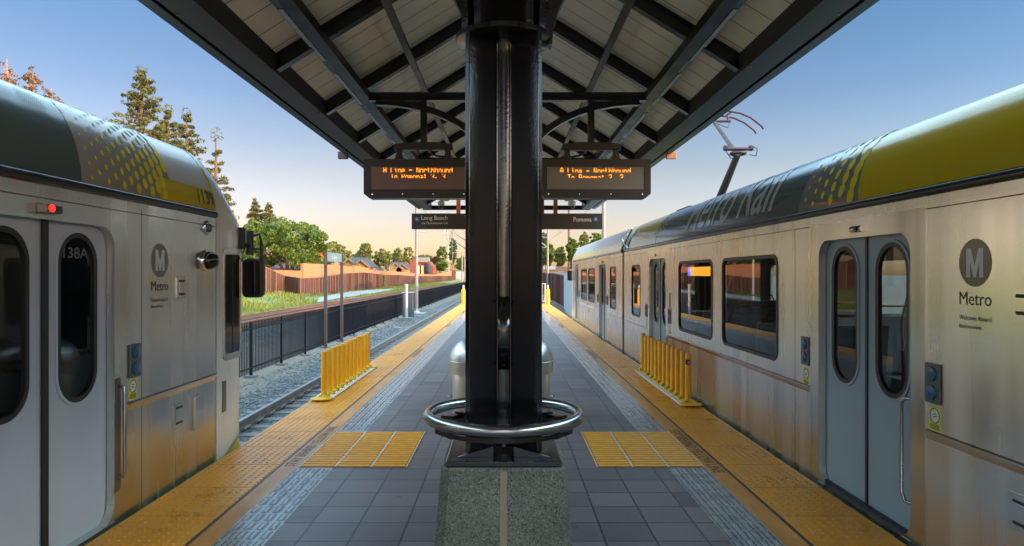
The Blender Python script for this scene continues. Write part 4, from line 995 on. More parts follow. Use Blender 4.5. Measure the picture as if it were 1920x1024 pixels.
for i in range(6):
    for j in range(8):
        u=4.72+i*.145; r=.05+j*.098+(.049 if i%2 else 0); a=.058-.0085*i
        if a>.015: dots.append((u,r,a))
T.roofdots('livery_dots',dots,.0055,'dot',rf)
T.rooftext('Metro Rail',7.62,2.95,.07,.66,.0045,'greylet','roof_lettering',rf,bold=.012)
T.roofpatch('yellow_livery',lambda r:11.2-.9*r,one(13.19),0.13,.9,.003,'yel',rf,nr=14)
T.roofpatch('silver_roof_patch',one(10.9),one(13.19),0.001,.13,.003,'silver',rf,nr=3)  # low cream band is reflected sky, put on as a silver patch
T.roofdots('livery_dots',[(10.95-.13*i,.2+.09*j+(.045 if i%2 else 0),.045-.006*i) for i in range(5) for j in range(6)],.004,'dot',rf)
# articulation
T.slab('bellows',13.6,14.35,-.6,1.97,.13,2.5,'rubber',rt)
m=MB()
for i in range(6):
    y=13.32+i*.13; m.prism([(T.s*(T.D+w+.10),T.z(z)-.03) for w,z in PROF[:-1]]+[(T.s*(T.D+1.3),2.55),(T.s*(T.D+1.3),2.0),(T.s*(T.D+.1),2.0)],'y',y,y+.06)
m.build('roof_bellows',M['rubber'],rt)
m=MB(); m.bar(T.P(13.2,2.45,.06),T.P(14.1,2.06,-.01),.03,.03); m.bar(T.P(14.05,2.05,-.01),T.P(13.55,2.35,.04),.03,.03); m.bar(T.P(13.3,2.06,-.005),T.P(14.1,2.28,.02),.025,.025); m.build('roof_link',M['tubesteel'],rt)
# far section
winB=[(14.8,15.62),(18.3,19.75),(20.1,21.6)]; doorsB=[16.86]
holes=[rrect(a,b,*wz,.09) for a,b in winB]+[dhole(16.86,dz),rrect(22.45,23.45,0,dz,.1)]
T.side(rt,13.97,24.3,holes); T.shell(rt,13.97,24.3,[rrect(a,b,*wz,.09) for a,b in winB]); T.seats(rt,[14.9,18.5,19.3,20.4]); T.poles(rt,[16,17.7])
for a,b in winB: T.window(rt,a,b,*wz,r=.09)
T.door(rt,16.86,dz,'door_g'); T.door(rt,22.95,dz,'door_g',half=.5,wu=.13)
T.plate('door_portal',[[(16.13,0),(17.59,0),(17.59,1.94),(16.13,1.94)],rrect(16.27,17.45,.001,dz,.13)],-.004,0,'steel_s',rt)
T.plate('door_portal',[[(22.3,0),(23.6,0),(23.6,1.94),(22.3,1.94)],rrect(22.45,23.45,.001,dz,.1)],-.004,0,'steel_s',rt)
T.buttons(rt,17.62,17.75,.85,1.07); T.buttons(rt,15.98,16.11,.85,1.07); T.buttons(rt,22.1,22.23,.85,1.07)
for y in (16.86,22.95):
    m=MB(); m.tube([T.P(y-.07,1.865,-.012),T.P(y+.07,1.865,-.012)],.022,12); m.build('door_camera',M['blackgl'],rt)
T.belt(rt,14.0,16.1); T.belt(rt,17.6,22.2)
T.slab('round_plate',19.55,19.68,.48,.58,-.004,0,'decal_br',rt)
T.gutter(rt,13.97,24.2); rb=T.roof(rt,14.12,24.3,'silver')
T.roofpatch('lime_stripe',one(14.13),one(24.29),.001,.17,.003,'yel',rb,nr=4)
n=T.nose(rt,24.3,'mask'); T.slab('nose_reflector',24.5,24.62,.35,.62,-.002,0,'decal_br',rt)
T.mirror(rt,24.85)
# pantograph on the right train's roof
pg=empty('pantograph',(3.68,12.2,2.62)); pg.parent=rt
m=MB(); m.box(-.55,.55,-.45,.45,0,.12); m.build('base_frame',M['pantog'],pg)
m=MB(); m.tube([(0,-.1,.10),(0,-1.28,.86)],[.07,.052],12); m.build('lower_arm',M['pantog'],pg,smooth=True)
m=MB(); m.tube([(0,-1.28,.84),(-.0,-.05,1.62)],[.042,.03],10); m.build('upper_arm',M['pantog'],pg,smooth=True)
m=MB()
m.ring((0,-1.28,.86),.11,.025,20,8); m.tube([(-.2,-1.30,.93),(.2,-1.30,.93)],.03,8)
for q in (-.2,.2): m.lathe((q,-1.30,.90),[(.02,0),(.045,.02),(.045,.07),(.02,.09)],10)
m.build('knee_joint',M['panto'],pg)
m=MB(); m.tube([(.22,-1.3,.98),(.30,-1.3,.93),(.28,-1.3,.82),(.18,-1.3,.84)],.008,6); m.tube([(-.2,-1.3,.9),(-.12,-1.3,.78),(.0,-1.3,.8)],.008,6); m.build('knee_cable',M['rubber'],pg)
m=MB()
for q in (-.18,.18):
    m.tube([(-.82,q,1.48),(-.78,q,1.54),(-.6,q,1.68),(-.42,q,1.76),(-.2,q,1.80),(.2,q,1.80),(.42,q,1.76),(.6,q,1.68),(.78,q,1.54),(.82,q,1.48)],.02,8)
m.tube([(-.25,-.18,1.78),(-.25,.18,1.78)],.018,8); m.tube([(.25,-.18,1.78),(.25,.18,1.78)],.018,8); m.tube([(-.3,0,1.66),(.3,0,1.66)],.025,8)
for q in (-.25,.25): m.tube([(q,0,1.66),(q,0,1.80)],.016,8)
m.build('collector_head',M['panto'],pg,smooth=True)
m=MB(); m.tube([(-.05,0,1.62),(-.2,-.1,1.5),(-.25,-.1,1.62),(-.28,-.1,1.76)],.008,6); m.tube([(.05,0,1.62),(.22,-.1,1.52),(.26,-.1,1.66)],.008,6); m.build('head_cable',M['rubber'],pg)

# ---------------------------------------------------------------- left train
T=TLN=Train(-1,2.47,1.09)
lt=empty('light_rail_train',(0,0,0)); tag(lt,'light rail train with cab number 1139 and a red lamp along the left platform edge','train',group='light rail trains at the platform')
dzl=1.857; doorsL=[3.75,-2.3,-8.4]
wl=[(-1.2,2.0),(-6.9,-3.7)]; winL=[(.55,2.1),(-.95,.35),(-5.2,-3.6),(-7.0,-5.4)]
holes=[rrect(a,b,.8,1.79,.11) for a,b in winL]+[dhole(y,dzl) for y in doorsL]
T.side(lt,-14,5.85,holes)
T.shell(lt,-14,5.85,[rrect(a,b,.8,1.76,.11) for a,b in ((.5,1.7),(-5.2,-3.6),(-9,-7))]); T.seats(lt,[-4.8,-.6,.8,1.6,2.75]); T.poles(lt,[2.75,3.35])
# cab partition and console behind the front door
T.slab('cab_partition',4.30,4.36,0,2.0,.5,2.5,'inwall',lt)
m=MB(); m.tube([T.P(4.30,.95,.50),T.P(4.05,1.0,.55),T.P(3.9,.75,.6)],.016,10); m.tube([T.P(4.30,1.03,.48),T.P(3.95,1.03,.5)],.012,8); m.build('cab_rail',M['copper'],lt,smooth=True)
for a,b in winL: T.window(lt,a,b,.8,1.79)
for y in doorsL:
    T.door(lt,y,dzl,'door_w',wv=(.822,1.794),seam='rubber')
    T.slab('door_sill',y-.59,y+.59,-.02,.006,-.01,.06,'steel_s',lt)
    T.slab('door_seal_wide',y-.026,y+.026,0,dzl+.02,.040,.0465,'rubber',lt)
pane='138A'
T.text('138A',4.05,1.655,1.72,.235,.0615,'inkg','pane_number',lt,bold=.012)
# jamb recess with the grab handle
T.plate('grab_pocket',[rrect(4.32,4.415,.17,.92,.03),rrect(4.3205,4.405,.185,.905,.025)],-.003,.0,'steel_s',lt)
T.slab('grab_recess',4.342,4.405,.185,.905,-.0012,-.0004,'decal_br',lt)
m=MB(); y=4.385; m.tube([T.P(y,.85,.0),T.P(y,.845,-.03),T.P(y,.81,-.04),T.P(y,.31,-.04),T.P(y,.275,-.03),T.P(y,.27,.0)],.012,10); m.build('grab_handle',M['tubesteel'],lt,smooth=True)
T.buttons(lt,4.50,4.63,.88,1.10); T.sticker(lt,4.50,4.60,.735,.872)
T.belt(lt,4.44,5.85,.72); T.belt(lt,-1.6,3.1,.72)
T.rivets(lt,2,5.8,T.z(1.962))
T.metro(lt,4.907,1.661,'decal_si','decal_pale','ink')
T.latch(lt,5.147,5.31,1.375,1.55); T.latch(lt,5.10,5.27,.407,.597)
T.slab('panel_seam',4.66,4.666,-.3,2.0,-.001,0,'decal_br',lt)
T.slab('hinge_box',5.41,5.55,.33,.60,-.03,0,'steel_s',lt,bevel=.006)
m=MB()
def disc(m,T,u,v,rad,prof,n=24,e=1.0):
    vs=[]
    for r,w in prof: vs+=[T.P(u+rad*r*math.cos(2*PI*k/n)*e,v+rad*r*math.sin(2*PI*k/n),w) for k in range(n)]
    q=len(prof); m.add(vs,[(i*n+k,i*n+(k+1)%n,(i+1)*n+(k+1)%n,(i+1)*n+k) for i in range(q-1) for k in range(n)]+[tuple((q-1)*n+k for k in range(n))])
disc(m,T,5.675,1.945,.062,[(1,0),(1,-.006),(.8,-.014),(.62,-.014)]); a=m.build('round_lamp',M['chrome'],lt,smooth=True)
m=MB(); disc(m,T,5.675,1.945,.038,[(1,-.0145),(.9,-.03),(.5,-.04)]); m.build('lamp_glass',M['btnp'],a,smooth=True)
m=MB(); disc(m,T,5.655,1.675,.088,[(1,0),(1,-.012),(.9,-.024),(.82,-.024)],e=1.1); a=m.build('side_camera',M['chrome'],lt,smooth=True)
m=MB(); disc(m,T,5.655,1.675,.074,[(1,-.0245),(.96,-.05),(.75,-.085),(.4,-.10)],e=1.1); m.build('camera_cover',M['blackgl'],a,smooth=True)
# lit red marker lamp over the door
m=MB(); m.prism([(T.s*(T.D-.0),1.885),(T.s*(T.D-.055),1.888),(T.s*(T.D-.06),1.90),(T.s*(T.D-.055),1.93),(T.s*T.D,1.94)],'y',3.615,3.745); a=m.build('marker_lamp',M['btnp'],lt,bevel=.004)
m=MB(); disc(m,T,3.652,1.912,.02,[(1,-.0605),(.7,-.066),(.3,-.068)],e=1.3); m.build('red_lens_side',M['redlit'],a,smooth=True)
T.gutter(lt,-14,5.85)
rf=T.roof(lt,-14,5.85,'slate')
T.roofpatch('taupe_livery',lambda r:4.0+.12*r,one(5.13),.001,1.1,.003,'taupe',rf,nr=16)
T.roofpatch('silver_roof_patch',lambda r:5.13-.15*r,one(5.849),.001,1.1,.0045,'silver',rf,nr=16)
T.roofpatch('yellow_livery',one(4.90),one(5.849),.001,.155,.006,'yel',rf,nr=4)
dots=[]; dots2=[]
for i in range(12):
    for j in range(8):
        u=4.10+i*.088; r=.035+j*.083+(.041 if i%2 else 0); a=.012+.0032*i-.0012*j
        if u>4.98 and j<2: continue
        (dots if j<4 else dots2).append((u+.05*0,r,max(.008,a)))  # upper rows get a paler colour that stands in for the roof's reflection
T.roofdots('livery_dots',dots,.0075,'dot',rf); T.roofdots('livery_dots_reflection',dots2,.0075,'dot2',rf)
T.rooftext('1139',5.68,.30,.035,.145,.008,'ink','car_number',rf,bold=.012,cuts=2)
# loudspeaker holes in the fairing
hs=[]
for i in range(-6,7):
    for j in range(-6,7):
        u,r=i*.016,j*.016*1.15
        if u*u+r*r<.0105: hs.append((3.80+u,.42+r,.0042))
T.roofdots('speaker_holes',hs,.003,'ink',rf)
n=T.nose(lt,5.85,'mask')
T.slab('nose_seam',5.852,5.862,-.5,2.05,-.0015,.0,'decal_br',lt)
# lime rim of the roof end, lower livery wedge
T.roofpatch('yellow_rim',one(5.80),one(5.848),.155,1.0,.0065,'yel',rf,nr=14,nu=1)
m=MB(); m.add([T.P(5.95,-.05,-.002),T.P(6.36,.10,-.002),T.P(6.36,-.54,-.002),T.P(5.86,-.54,-.002),T.P(5.86,-.12,-.002)],[(0,1,2,3,4)]); m.build('grey_wedge',M['taupe'],n)
m=MB(); m.add([T.P(6.05,-.05,-.004),T.P(6.36,.05,-.004),T.P(6.36,-.54,-.004),T.P(5.9,-.54,-.004)],[(0,1,2,3)]); m.build('yellow_wedge',M['yel'],n)
f=T.plate('cab_window',[rrect(5.99,6.40,.80,1.80,.07),rrect(6.03,6.37,.86,1.74,.04)],-.008,.0,'steel_s',lt,bevel=.003)
T.slab('cab_pane',6.0,6.39,.82,1.78,-.003,-.0008,'blackgl',f); T.slab('cab_pane_bar',6.20,6.215,.86,1.74,-.006,-.0032,'rubber',f)
T.slab('side_reflector',5.98,6.06,.36,.63,-.005,0,'decal_br',n)
T.mirror(lt,6.5)
# ================================================================ FENCES, POLES, HOUSES, TREES
FX=-6.6
fo=empty('metal_fence',(FX,0,-1.06)); tag(fo,'black metal picket fence between the two left tracks','fence')
PK=[8+2.4*i for i in range(-2,43)]; PK=[17.8-2.4*6+2.4*i for i in range(46)]
for i,y in enumerate(PK):
    m=MB(); m.box(-.032,.032,y-.032,y+.032,-.1,1.38); m.box(-.036,.036,y-.036,y+.036,1.38,1.395); p_=m.build('fence_post',M['fence'],fo)
    if i<22:
        m=MB(); m.box(-.14,.14,y-.14,y+.14,-.05,.015); m.build('footing',M['tie'],p_)
    if i<len(PK)-1:
        m=MB(); k=0; yy=y+.10
        while yy<y+2.35:
            m.box(-.011,.011,yy-.011,yy+.011,.07,1.40); yy+=.11
        for z in (.20,1.20): m.box(.012,.034,y+.033,y+2.367,z,z+.038)
        m.build('picket_panel',M['fence'],fo)
# brown corrugated fence (curving)
BF=[(395,484,530,50),(430,489,532,52),(465,494,535,53),(497,501,539,54),(516,510,546,55),(535,518,553,56),(562,522,560,55),(596,521,558,57),(627,516,548,66),(645,513,544,72),(682,511,539,80),(721,515,537.5,95),(785,518,530.5,135),(848,517,523,215)]
def pl(px,yt,yb,Y):
    a=W(px,yt,Y); b=W(px,yb,Y); return Vector((a.x,Y,0)),a.z,b.z
bo=empty('brown_fence',(0,0,0)); tag(bo,'curving brown corrugated fence with pale posts below the salmon wall','fence')
pp=[pl(*q) for q in BF]
for i in range(len(pp)-1):
    (a,ta,ba),(b,tb,bb)=pp[i],pp[i+1]
    L=(b-a).length; n=max(1,int(round(L/2.6))); n=min(n,12)
    for k in range(n):
        t0,t1=k/n,(k+1)/n
        P0=a.lerp(b,t0); P1=a.lerp(b,t1); z0=ta+(tb-ta)*t0; z1=ta+(tb-ta)*t1; y0=ba+(bb-ba)*t0-.7; y1=ba+(bb-ba)*t1-.7
        d=(P1-P0).normalized(); nrm=Vector((d.y,-d.x,0))
        m=MB(); w=nrm*.03
        m.add([P0-w+Vector((0,0,y0)),P1-w+Vector((0,0,y1)),P1-w+Vector((0,0,z1)),P0-w+Vector((0,0,z0)),P0+w+Vector((0,0,y0)),P1+w+Vector((0,0,y1)),P1+w+Vector((0,0,z1)),P0+w+Vector((0,0,z0))],
            [(0,1,2,3),(7,6,5,4),(0,4,5,1),(1,5,6,2),(2,6,7,3),(3,7,4,0)])
        # ribs
        r=0; Lp=(P1-P0).length
        while r<Lp:
            q=P0.lerp(P1,min(1,r/Lp)); zz=z0+(z1-z0)*r/Lp; yb_=y0+(y1-y0)*r/Lp
            m.bar(q+nrm*.04+Vector((0,0,yb_)),q+nrm*.04+Vector((0,0,zz-.02)),.05,.03,up=nrm); m.bar(q-nrm*.04+Vector((0,0,yb_)),q-nrm*.04+Vector((0,0,zz-.02)),.05,.03,up=nrm); r+=.22 if P0.y<90 else .6
        m.build('fence_panel',M['corten'],bo)
        m=MB(); 
        for sgn in (-1,1): m.bar(P0+nrm*sgn*.085+Vector((0,0,y0)),P0+nrm*sgn*.085+Vector((0,0,z0+.02)),.07,.05,up=nrm)
        m.bar(P0+Vector((0,0,z0+.02)),P1+Vector((0,0,z1+.02)),.10,.05); m.build('fence_post',M['cortenpost'],bo)
# salmon walls
def wallpoly(name,pts,yb,thick,mt,label,group=None):
    """wall following pts (px, ytop, Y); foot at zb"""
    o=empty(name,(0,0,0)); tag(o,label,'wall',group)
    P=[(W(px,yt,Y)) for px,yt,Y in pts]
    for i in range(len(P)-1):
        a,b=P[i],P[i+1]; d=Vector((b.x-a.x,b.y-a.y,0)).normalized(); w=Vector((d.y,-d.x,0))*thick/2
        if (a-b).length<.02: continue
        m=MB(); m.add([Vector((a.x,a.y,yb))-w,Vector((b.x,b.y,yb))-w,b-w,a-w,Vector((a.x,a.y,yb))+w,Vector((b.x,b.y,yb))+w,b+w,a+w],
            [(0,1,2,3),(7,6,5,4),(0,4,5,1),(1,5,6,2),(2,6,7,3),(3,7,4,0)]); m.build('wall_panel',M[mt],o)
    return o
wallpoly('salmon_wall',[(380,490,58),(470,493,58),(508,506,58.2),(566,508,59)],-.6,.2,'salmon','low salmon stucco wall under the big spreading tree')
wallpoly('salmon_wall',[(566,494,60),(598,495,64),(627,497.5,73),(645,499,80),(661,500.5,86)],-.6,.25,'salmon','tall salmon stucco wall right of the spreading tree')
wallpoly('salmon_wall',[(662,498,90),(690,503,97)],-.4,.25,'salmon','salmon wall below the grey gabled roofs')
wallpoly('salmon_wall',[(690,507,98),(721,508,112),(752,510,130),(790,514,160),(815,515,185),(848,508.5,240)],-.4,.3,'salmon','long low salmon wall beyond the brown fence')
m=MB(); a=W(850,507,236); m.box(a.x-.8,a.x+.8,a.y-.8,a.y+.8,-.4,a.z); tag(m.build('gate_pillar',M['corten']),'brown pillar beside the white gate at the end of the fence','pillar')
# white gate
a=W(862,509,240); o=empty('white_gate',(a.x,a.y,0)); tag(o,'white gate at the far end of the brown fence','gate')
m=MB(); z=a.z-.0; m.prism([(-1.9,-.1),(1.9,-.1),(1.9,z-.5),(1.0,z),(-1.0,z),(-1.9,z-.4)],'y',-.1,.1); m.build('gate_leaf',M['block'],o)

# houses --------------------------------------------------------------------
def house(x0,x1,yeave,yridge,Y,dep,label,roofm='roofs',wallm='stucco',gables=(),zb=-.3,name='house',wins=()):
    A=W(x0,yeave,Y); B=W(x1,yeave,Y); zr=W(0,yridge,Y).z; w=B.x-A.x
    o=empty(name,(A.x,Y,zb)); tag(o,label,'house',group='houses beyond the salmon wall')
    ze=A.z-zb; zz=zr-zb
    m=MB(); m.box(0,w,0,dep,0,ze); m.build('wall',M[wallm],o)
    m=MB(); ov=.5
    m.add([(-ov,-ov,ze-.1),(w+ov,-ov,ze-.1),(w+ov,dep+ov,ze-.1),(-ov,dep+ov,ze-.1),(w*.12,dep/2,zz),(w*.88,dep/2,zz),(-ov,-ov,ze+.08),(w+ov,-ov,ze+.08),(w+ov,dep+ov,ze+.08),(-ov,dep+ov,ze+.08)],
        [(0,1,2,3),(0,1,7,6),(1,2,8,7),(2,3,9,8),(3,0,6,9),(6,7,5,4),(7,8,5),(8,9,4,5),(9,6,4)])
    m.build('roof',M[roofm],o)
    for gx,gw in gables:
        gx*=w; gh=gw*.42
        m=MB(); m.prism([(gx-gw/2,0),(gx+gw/2,0),(gx+gw/2,ze),(gx,ze+gh),(gx-gw/2,ze)],'y',-1.2,-.02); g=m.build('gable',M[wallm],o)
        m=MB()
        for s in (-1,1):
            m.add([(gx,-1.6,ze+gh+.12),(gx+s*(gw/2+.35),-1.6,ze-.1),(gx+s*(gw/2+.35),dep/2,ze-.1),(gx,dep/2,ze+gh+.12),(gx,-1.6,ze+gh+.0),(gx+s*(gw/2+.35),-1.6,ze-.22),(gx+s*(gw/2+.35),dep/2,ze-.22),(gx,dep/2,ze+gh)],
                [(0,1,2,3),(7,6,5,4),(0,4,5,1),(1,5,6,2),(2,6,7,3)])
        m.build('gable_roof',M[roofm],g)
        m=MB()
        for s in (-1,1): m.bar((gx,-1.65,ze+gh+.02),(gx+s*(gw/2+.35),-1.65,ze-.2),.08,.22,up=(0,0,1))
        m.build('barge_board',M['trimw'],g)
        m=MB(); m.box(gx-.5,gx+.5,-1.23,-1.205,ze*.45,ze*.8); m.build('window',M['winlit'],g)
    for wx in wins:
        f=MB(); f.box(wx*w-.7,wx*w+.7,-.06,-.005,ze*.42,ze*.85); fr=f.build('window',M['trimw'],o)
        f=MB(); f.box(wx*w-.58,wx*w+.58,-.075,-.062,ze*.46,ze*.81); f.build('pane',M['winlit'],fr)
    return o
house(640,682,499,481.5,106,9,'grey roofed house with two gables behind the tall salmon wall',gables=((.42,2.6),(.95,2.2)))
house(724,758,504,490.5,160,9,'pair of orange gables under a blue grey roof left of the red building',gables=((.55,3.0),(.92,2.6)))
house(686,700,505,497,118,8,'small grey roofed house between two trees',gables=((.5,2.4),))
house(478,545,504,482,74,8,'pale grey roofed house half hidden behind the spreading tree trunks',wallm='trimw',wins=(.55,.8))
# red building
RY=205; a=W(761,512,RY); b=W(812,512,RY)
o=empty('red_building',(a.x,RY,-.3)); tag(o,'dark red boarded building with a pale metal roof and yellow window reveals','building')
w=b.x-a.x; h1=W(0,490,RY).z+.3; h2=W(0,484,RY).z+.3
m=MB(); m.prism([(0,0),(w*.45,0),(w*.45,h2*.9),(w*.22,h2),(0,h2*.92)],'y',-.6,9); m.build('gable_block',M['barn'],o)
m=MB(); m.prism([(0,0),(w,0),(w,h1*.72),(w*.85,h1),(0,h1)],'y',0,8.5); m.build('wall',M['barn'],o)
m=MB(); m.box(w*.36,w*.80,-.65,6,h1*.96,h1+.25+.9); m.build('roof',M['barnroof'],o)
for q in (.40,.47,.62):
    m=MB(); m.box(w*q-.35,w*q+.35,-.66,-.601,h1*.35,h1*.78); f=m.build('window',M['yellowwin'],o)
m=MB(); m.lathe((w*.86,-.8,0),[(.7,h1*.35),(.95,h1*.5),(.9,h1*.75),(.5,h1*.9)],8); m.build('porch_canopy',M['roofs'],o)

# poles -----------------------------------------------------------------------
def occ_pole(px,Y,zg,ht,label,arm=0,mt='polepink',rad=.125,group='overhead line poles beside the tracks'):
    x=(px-949)*Y/F; o=empty('line_pole',(x,Y,zg)); tag(o,label,'pole',group)
    m=MB(); m.tube([(0,0,.12),(0,0,ht)],[rad,rad*.72],12); m.build('pole_shaft',M[mt],o,smooth=True)
    m=MB(); m.lathe((0,0,0),[(rad*1.9,0),(rad*1.9,.05),(rad*1.3,.12),(rad*1.25,.25)],12); m.box(-.6,.6,-.6,.6,-.3,.0); m.build('pole_base',M['galv'],o)
    if arm:
        m=MB(); z=6.6; s=1 if arm>0 else -1; L=abs(arm)
        m.tube([(0,0,z),(s*L,0,z+.3)],.03,6); m.tube([(0,0,z-1.1),(s*L*.55,0,z-.15)],.03,6); m.tube([(0,0,z-1.1),(s*L*.9,0,z-.95)],.025,6); m.tube([(s*L*.55,0,z+.15),(s*L*.9,0,z-.95)],.02,6)
        m.build('line_bracket',M['galv'],o)
    return o
occ_pole(781,47,-1.05,8.5,'tall pinkish overhead line pole standing beside the black fence',arm=2.2)
occ_pole(1132,34,-1.05,9.5,'tall overhead line pole rising behind the right train roof',arm=0)
occ_pole(1027,75,-1.0,8.0,'white overhead line pole with brackets right of the column',arm=-2.2)
occ_pole(1067,95,-1.0,14,'brown timber pole between the trees behind the right train',mt='wood',rad=.22,group='timber poles')
occ_pole(848,245,-.3,17,'slim timber pole rising from the slender tree',mt='wood',rad=.16,group='timber poles')
occ_pole(866.5,190,-.4,8.2,'pale signal mast beyond the white gate',rad=.2); occ_pole(871.5,195,-.4,7,'second pale signal mast nearest the column',rad=.22)
# short bollard pipe and cabinet
a=W(762,600,39); o=empty('vent_pipe',(a.x,39,-1.06)); tag(o,'short grey capped pipe beside the cabinet','pipe')
m=MB(); m.tube([(0,0,0),(0,0,2.0)],.09,12); m.build('pipe_shaft',M['galv'],o,smooth=True); m=MB(); m.lathe((0,0,2.0),[(.11,0),(.11,.05),(.05,.09)],12); m.build('pipe_cap',M['galv'],o)
m=MB(); m.box(-.35,.35,-.4,.4,-.05,.18); m.build('pipe_base',M['tie'],o)
o=empty('equipment_cabinet',(-5.75,40.5,-1.06)); tag(o,'grey equipment cabinet against the black fence','cabinet')
m=MB(); m.box(-.3,.3,-.35,.35,.05,1.55); m.build('cabinet_body',M['btnp'],o,bevel=.02); m=MB(); m.box(-.33,.33,-.38,.38,1.55,1.60); m.build('cabinet_top',M['galv'],o); m=MB(); m.box(-.34,.34,-.4,.4,-.1,.05); m.build('cabinet_base',M['tie'],o)
# markers on the ballast (flat concrete lids)
for x,y,l in ((-5.2,34.5,'near concrete lid in the ballast by the pipe'),(-5.3,39.8,'middle concrete lid in the ballast'),(-5.0,52,'far concrete lid in the ballast')):
    m=MB(); m.box(x-.45,x+.45,y-.35,y+.35,-1.2,-1.07); tag(m.build('ground_lid',M['tie'],bevel=.02),l,'cover',group='concrete lids in the ballast')

# station name sign
o=empty('station_sign',(-6.48,24.7,-1.06)); tag(o,'grey station name sign on two tall brown posts beside the black fence','station sign')
for y in (0,2.42):
    m=MB(); m.box(-.05,.05,y-.05,y+.05,0,3.46); m.build('sign_post',M['postbr'],o)
m=MB(); m.box(-.02,.02,.055,2.365,3.10,3.44); s=m.build('sign_panel',M['signgrey'],o)
# lettering faces the platform (+X)
flat_text('La Verne',.86,1.56,3.20,3.345,lambda a,b:(.0225,a,b),'white_d','lettering',o,bold=.02)

# lattice pylon and wires
a=W(836,515,260); o=empty('pylon',(a.x,260,-.5)); tag(o,'faint lattice pylon behind the slender tree','pylon')
m=MB(); hh=22; b0,b1=1.3,.5
for sx in (-1,1):
    for sy in (-1,1): m.bar((sx*b0,sy*b0,0),(sx*b1,sy*b1,hh),.16,.16)
for k in range(9):
    z0,z1=hh*k/9,hh*(k+1)/9; q0=b0+(b1-b0)*k/9; q1=b0+(b1-b0)*(k+1)/9
    for s in (-1,1): m.bar((-q0,s*q0,z0),(q1,s*q1,z1),.1,.1); m.bar((q0,s*q0,z0),(-q1,s*q1,z1),.1,.1)
m.bar((-2.2,0,hh*.86),(2.2,0,hh*.86),.14,.14)
m.build('lattice',M['pylon'],o)
m=MB()
for p0,p1 in ((W(836,436,258),W(878,470,60)),(W(848,428,199),W(880,456,60)),(W(848,431,199),W(835,470,250)),(W(836,440,258),W(848,462,199))):
    m.tube([p0,(p0+p1)/2-Vector((0,0,.5)),p1],.05,5)
tag(m.build('overhead_wires',M['wire']),'dark wires sloping from the slim timber pole','wires')

for x in (3.68,-3.74):
    m=MB(); m.tube([(x,-14,4.44),(x,40,4.44),(x,150,4.44)],.008,5); m.tube([(x,-14,5.5),(x,16,5.15),(x,46,5.55),(x,76,5.15),(x,106,5.55),(x,150,5.2)],.007,5)
    for y in (16,24,32,40,48,60,70,84,95): m.tube([(x,y,4.44),(x,y,5.2)],.004,4)
    tag(m.build('contact_wire',M['wire']),'overhead contact wire above the '+('right' if x>0 else 'left')+' light rail track','wires')
# right side: brown fence, walls --------------------------------------------
def panel_run(name,pts,zb,mt,label,cat,step=2.4,ribs=True,thick=.06,postm='cortenpost'):
    o=empty(name,(0,0,0)); tag(o,label,cat)
    for i in range(len(pts)-1):
        a,b=W(*pts[i]),W(*pts[i+1]); d=Vector((b.x-a.x,b.y-a.y,0)); L=d.length; d.normalize(); nr=Vector((d.y,-d.x,0)); n=max(1,int(L/step))
        for k in range(n):
            P0=a.lerp(b,k/n); P1=a.lerp(b,(k+1)/n); w=nr*thick/2; m=MB()
            m.add([Vector((P0.x,P0.y,zb))-w,Vector((P1.x,P1.y,zb))-w,P1-w,P0-w,Vector((P0.x,P0.y,zb))+w,Vector((P1.x,P1.y,zb))+w,P1+w,P0+w],[(0,1,2,3),(7,6,5,4),(0,4,5,1),(1,5,6,2),(2,6,7,3),(3,7,4,0)])
            if ribs:
                r=0; Lp=(P1-P0).length
                while r<Lp:
                    q=P0.lerp(P1,r/Lp)
                    for sg in (-1,1): m.bar(Vector((q.x,q.y,zb))+nr*sg*.04,q+nr*sg*.04-Vector((0,0,.03)),.05,.03,up=nr)
                    r+=.3
            m.build('fence_panel' if ribs else 'wall_panel',M[mt],o)
            if ribs: m=MB(); m.bar(P0+Vector((0,0,.02)),P1+Vector((0,0,.02)),.10,.05); m.build('fence_cap',M[postm],o)
    return o
panel_run('brown_fence',[(1060,517,52),(1040,513,66),(1018,511.5,100),(1000,512,170)],-1.1,'corten','straight brown corrugated fence right of the column beyond the right track','fence')
panel_run('block_wall',[(1060,512,53.5),(1064,512,48),(1085,512,40),(1140,512,36)],-1.1,'block','pale blue grey block wall behind the right train cab','wall',ribs=False,thick=.25)
wallpoly('salmon_wall',[(1044,500,72),(1072,500,62)],1.2,.3,'salmon','bright orange wall top above the fence behind the right train mirror')
wallpoly('grey_wall',[(1043,510,70),(1060,508,66)],-.5,.3,'block','weathered grey wall under the bright orange wall')
house(1008,1062,505,499,110,10,'low long pale roofed building behind the fence right of the column',roofm='barnroof',wallm='trimw',zb=-.5)
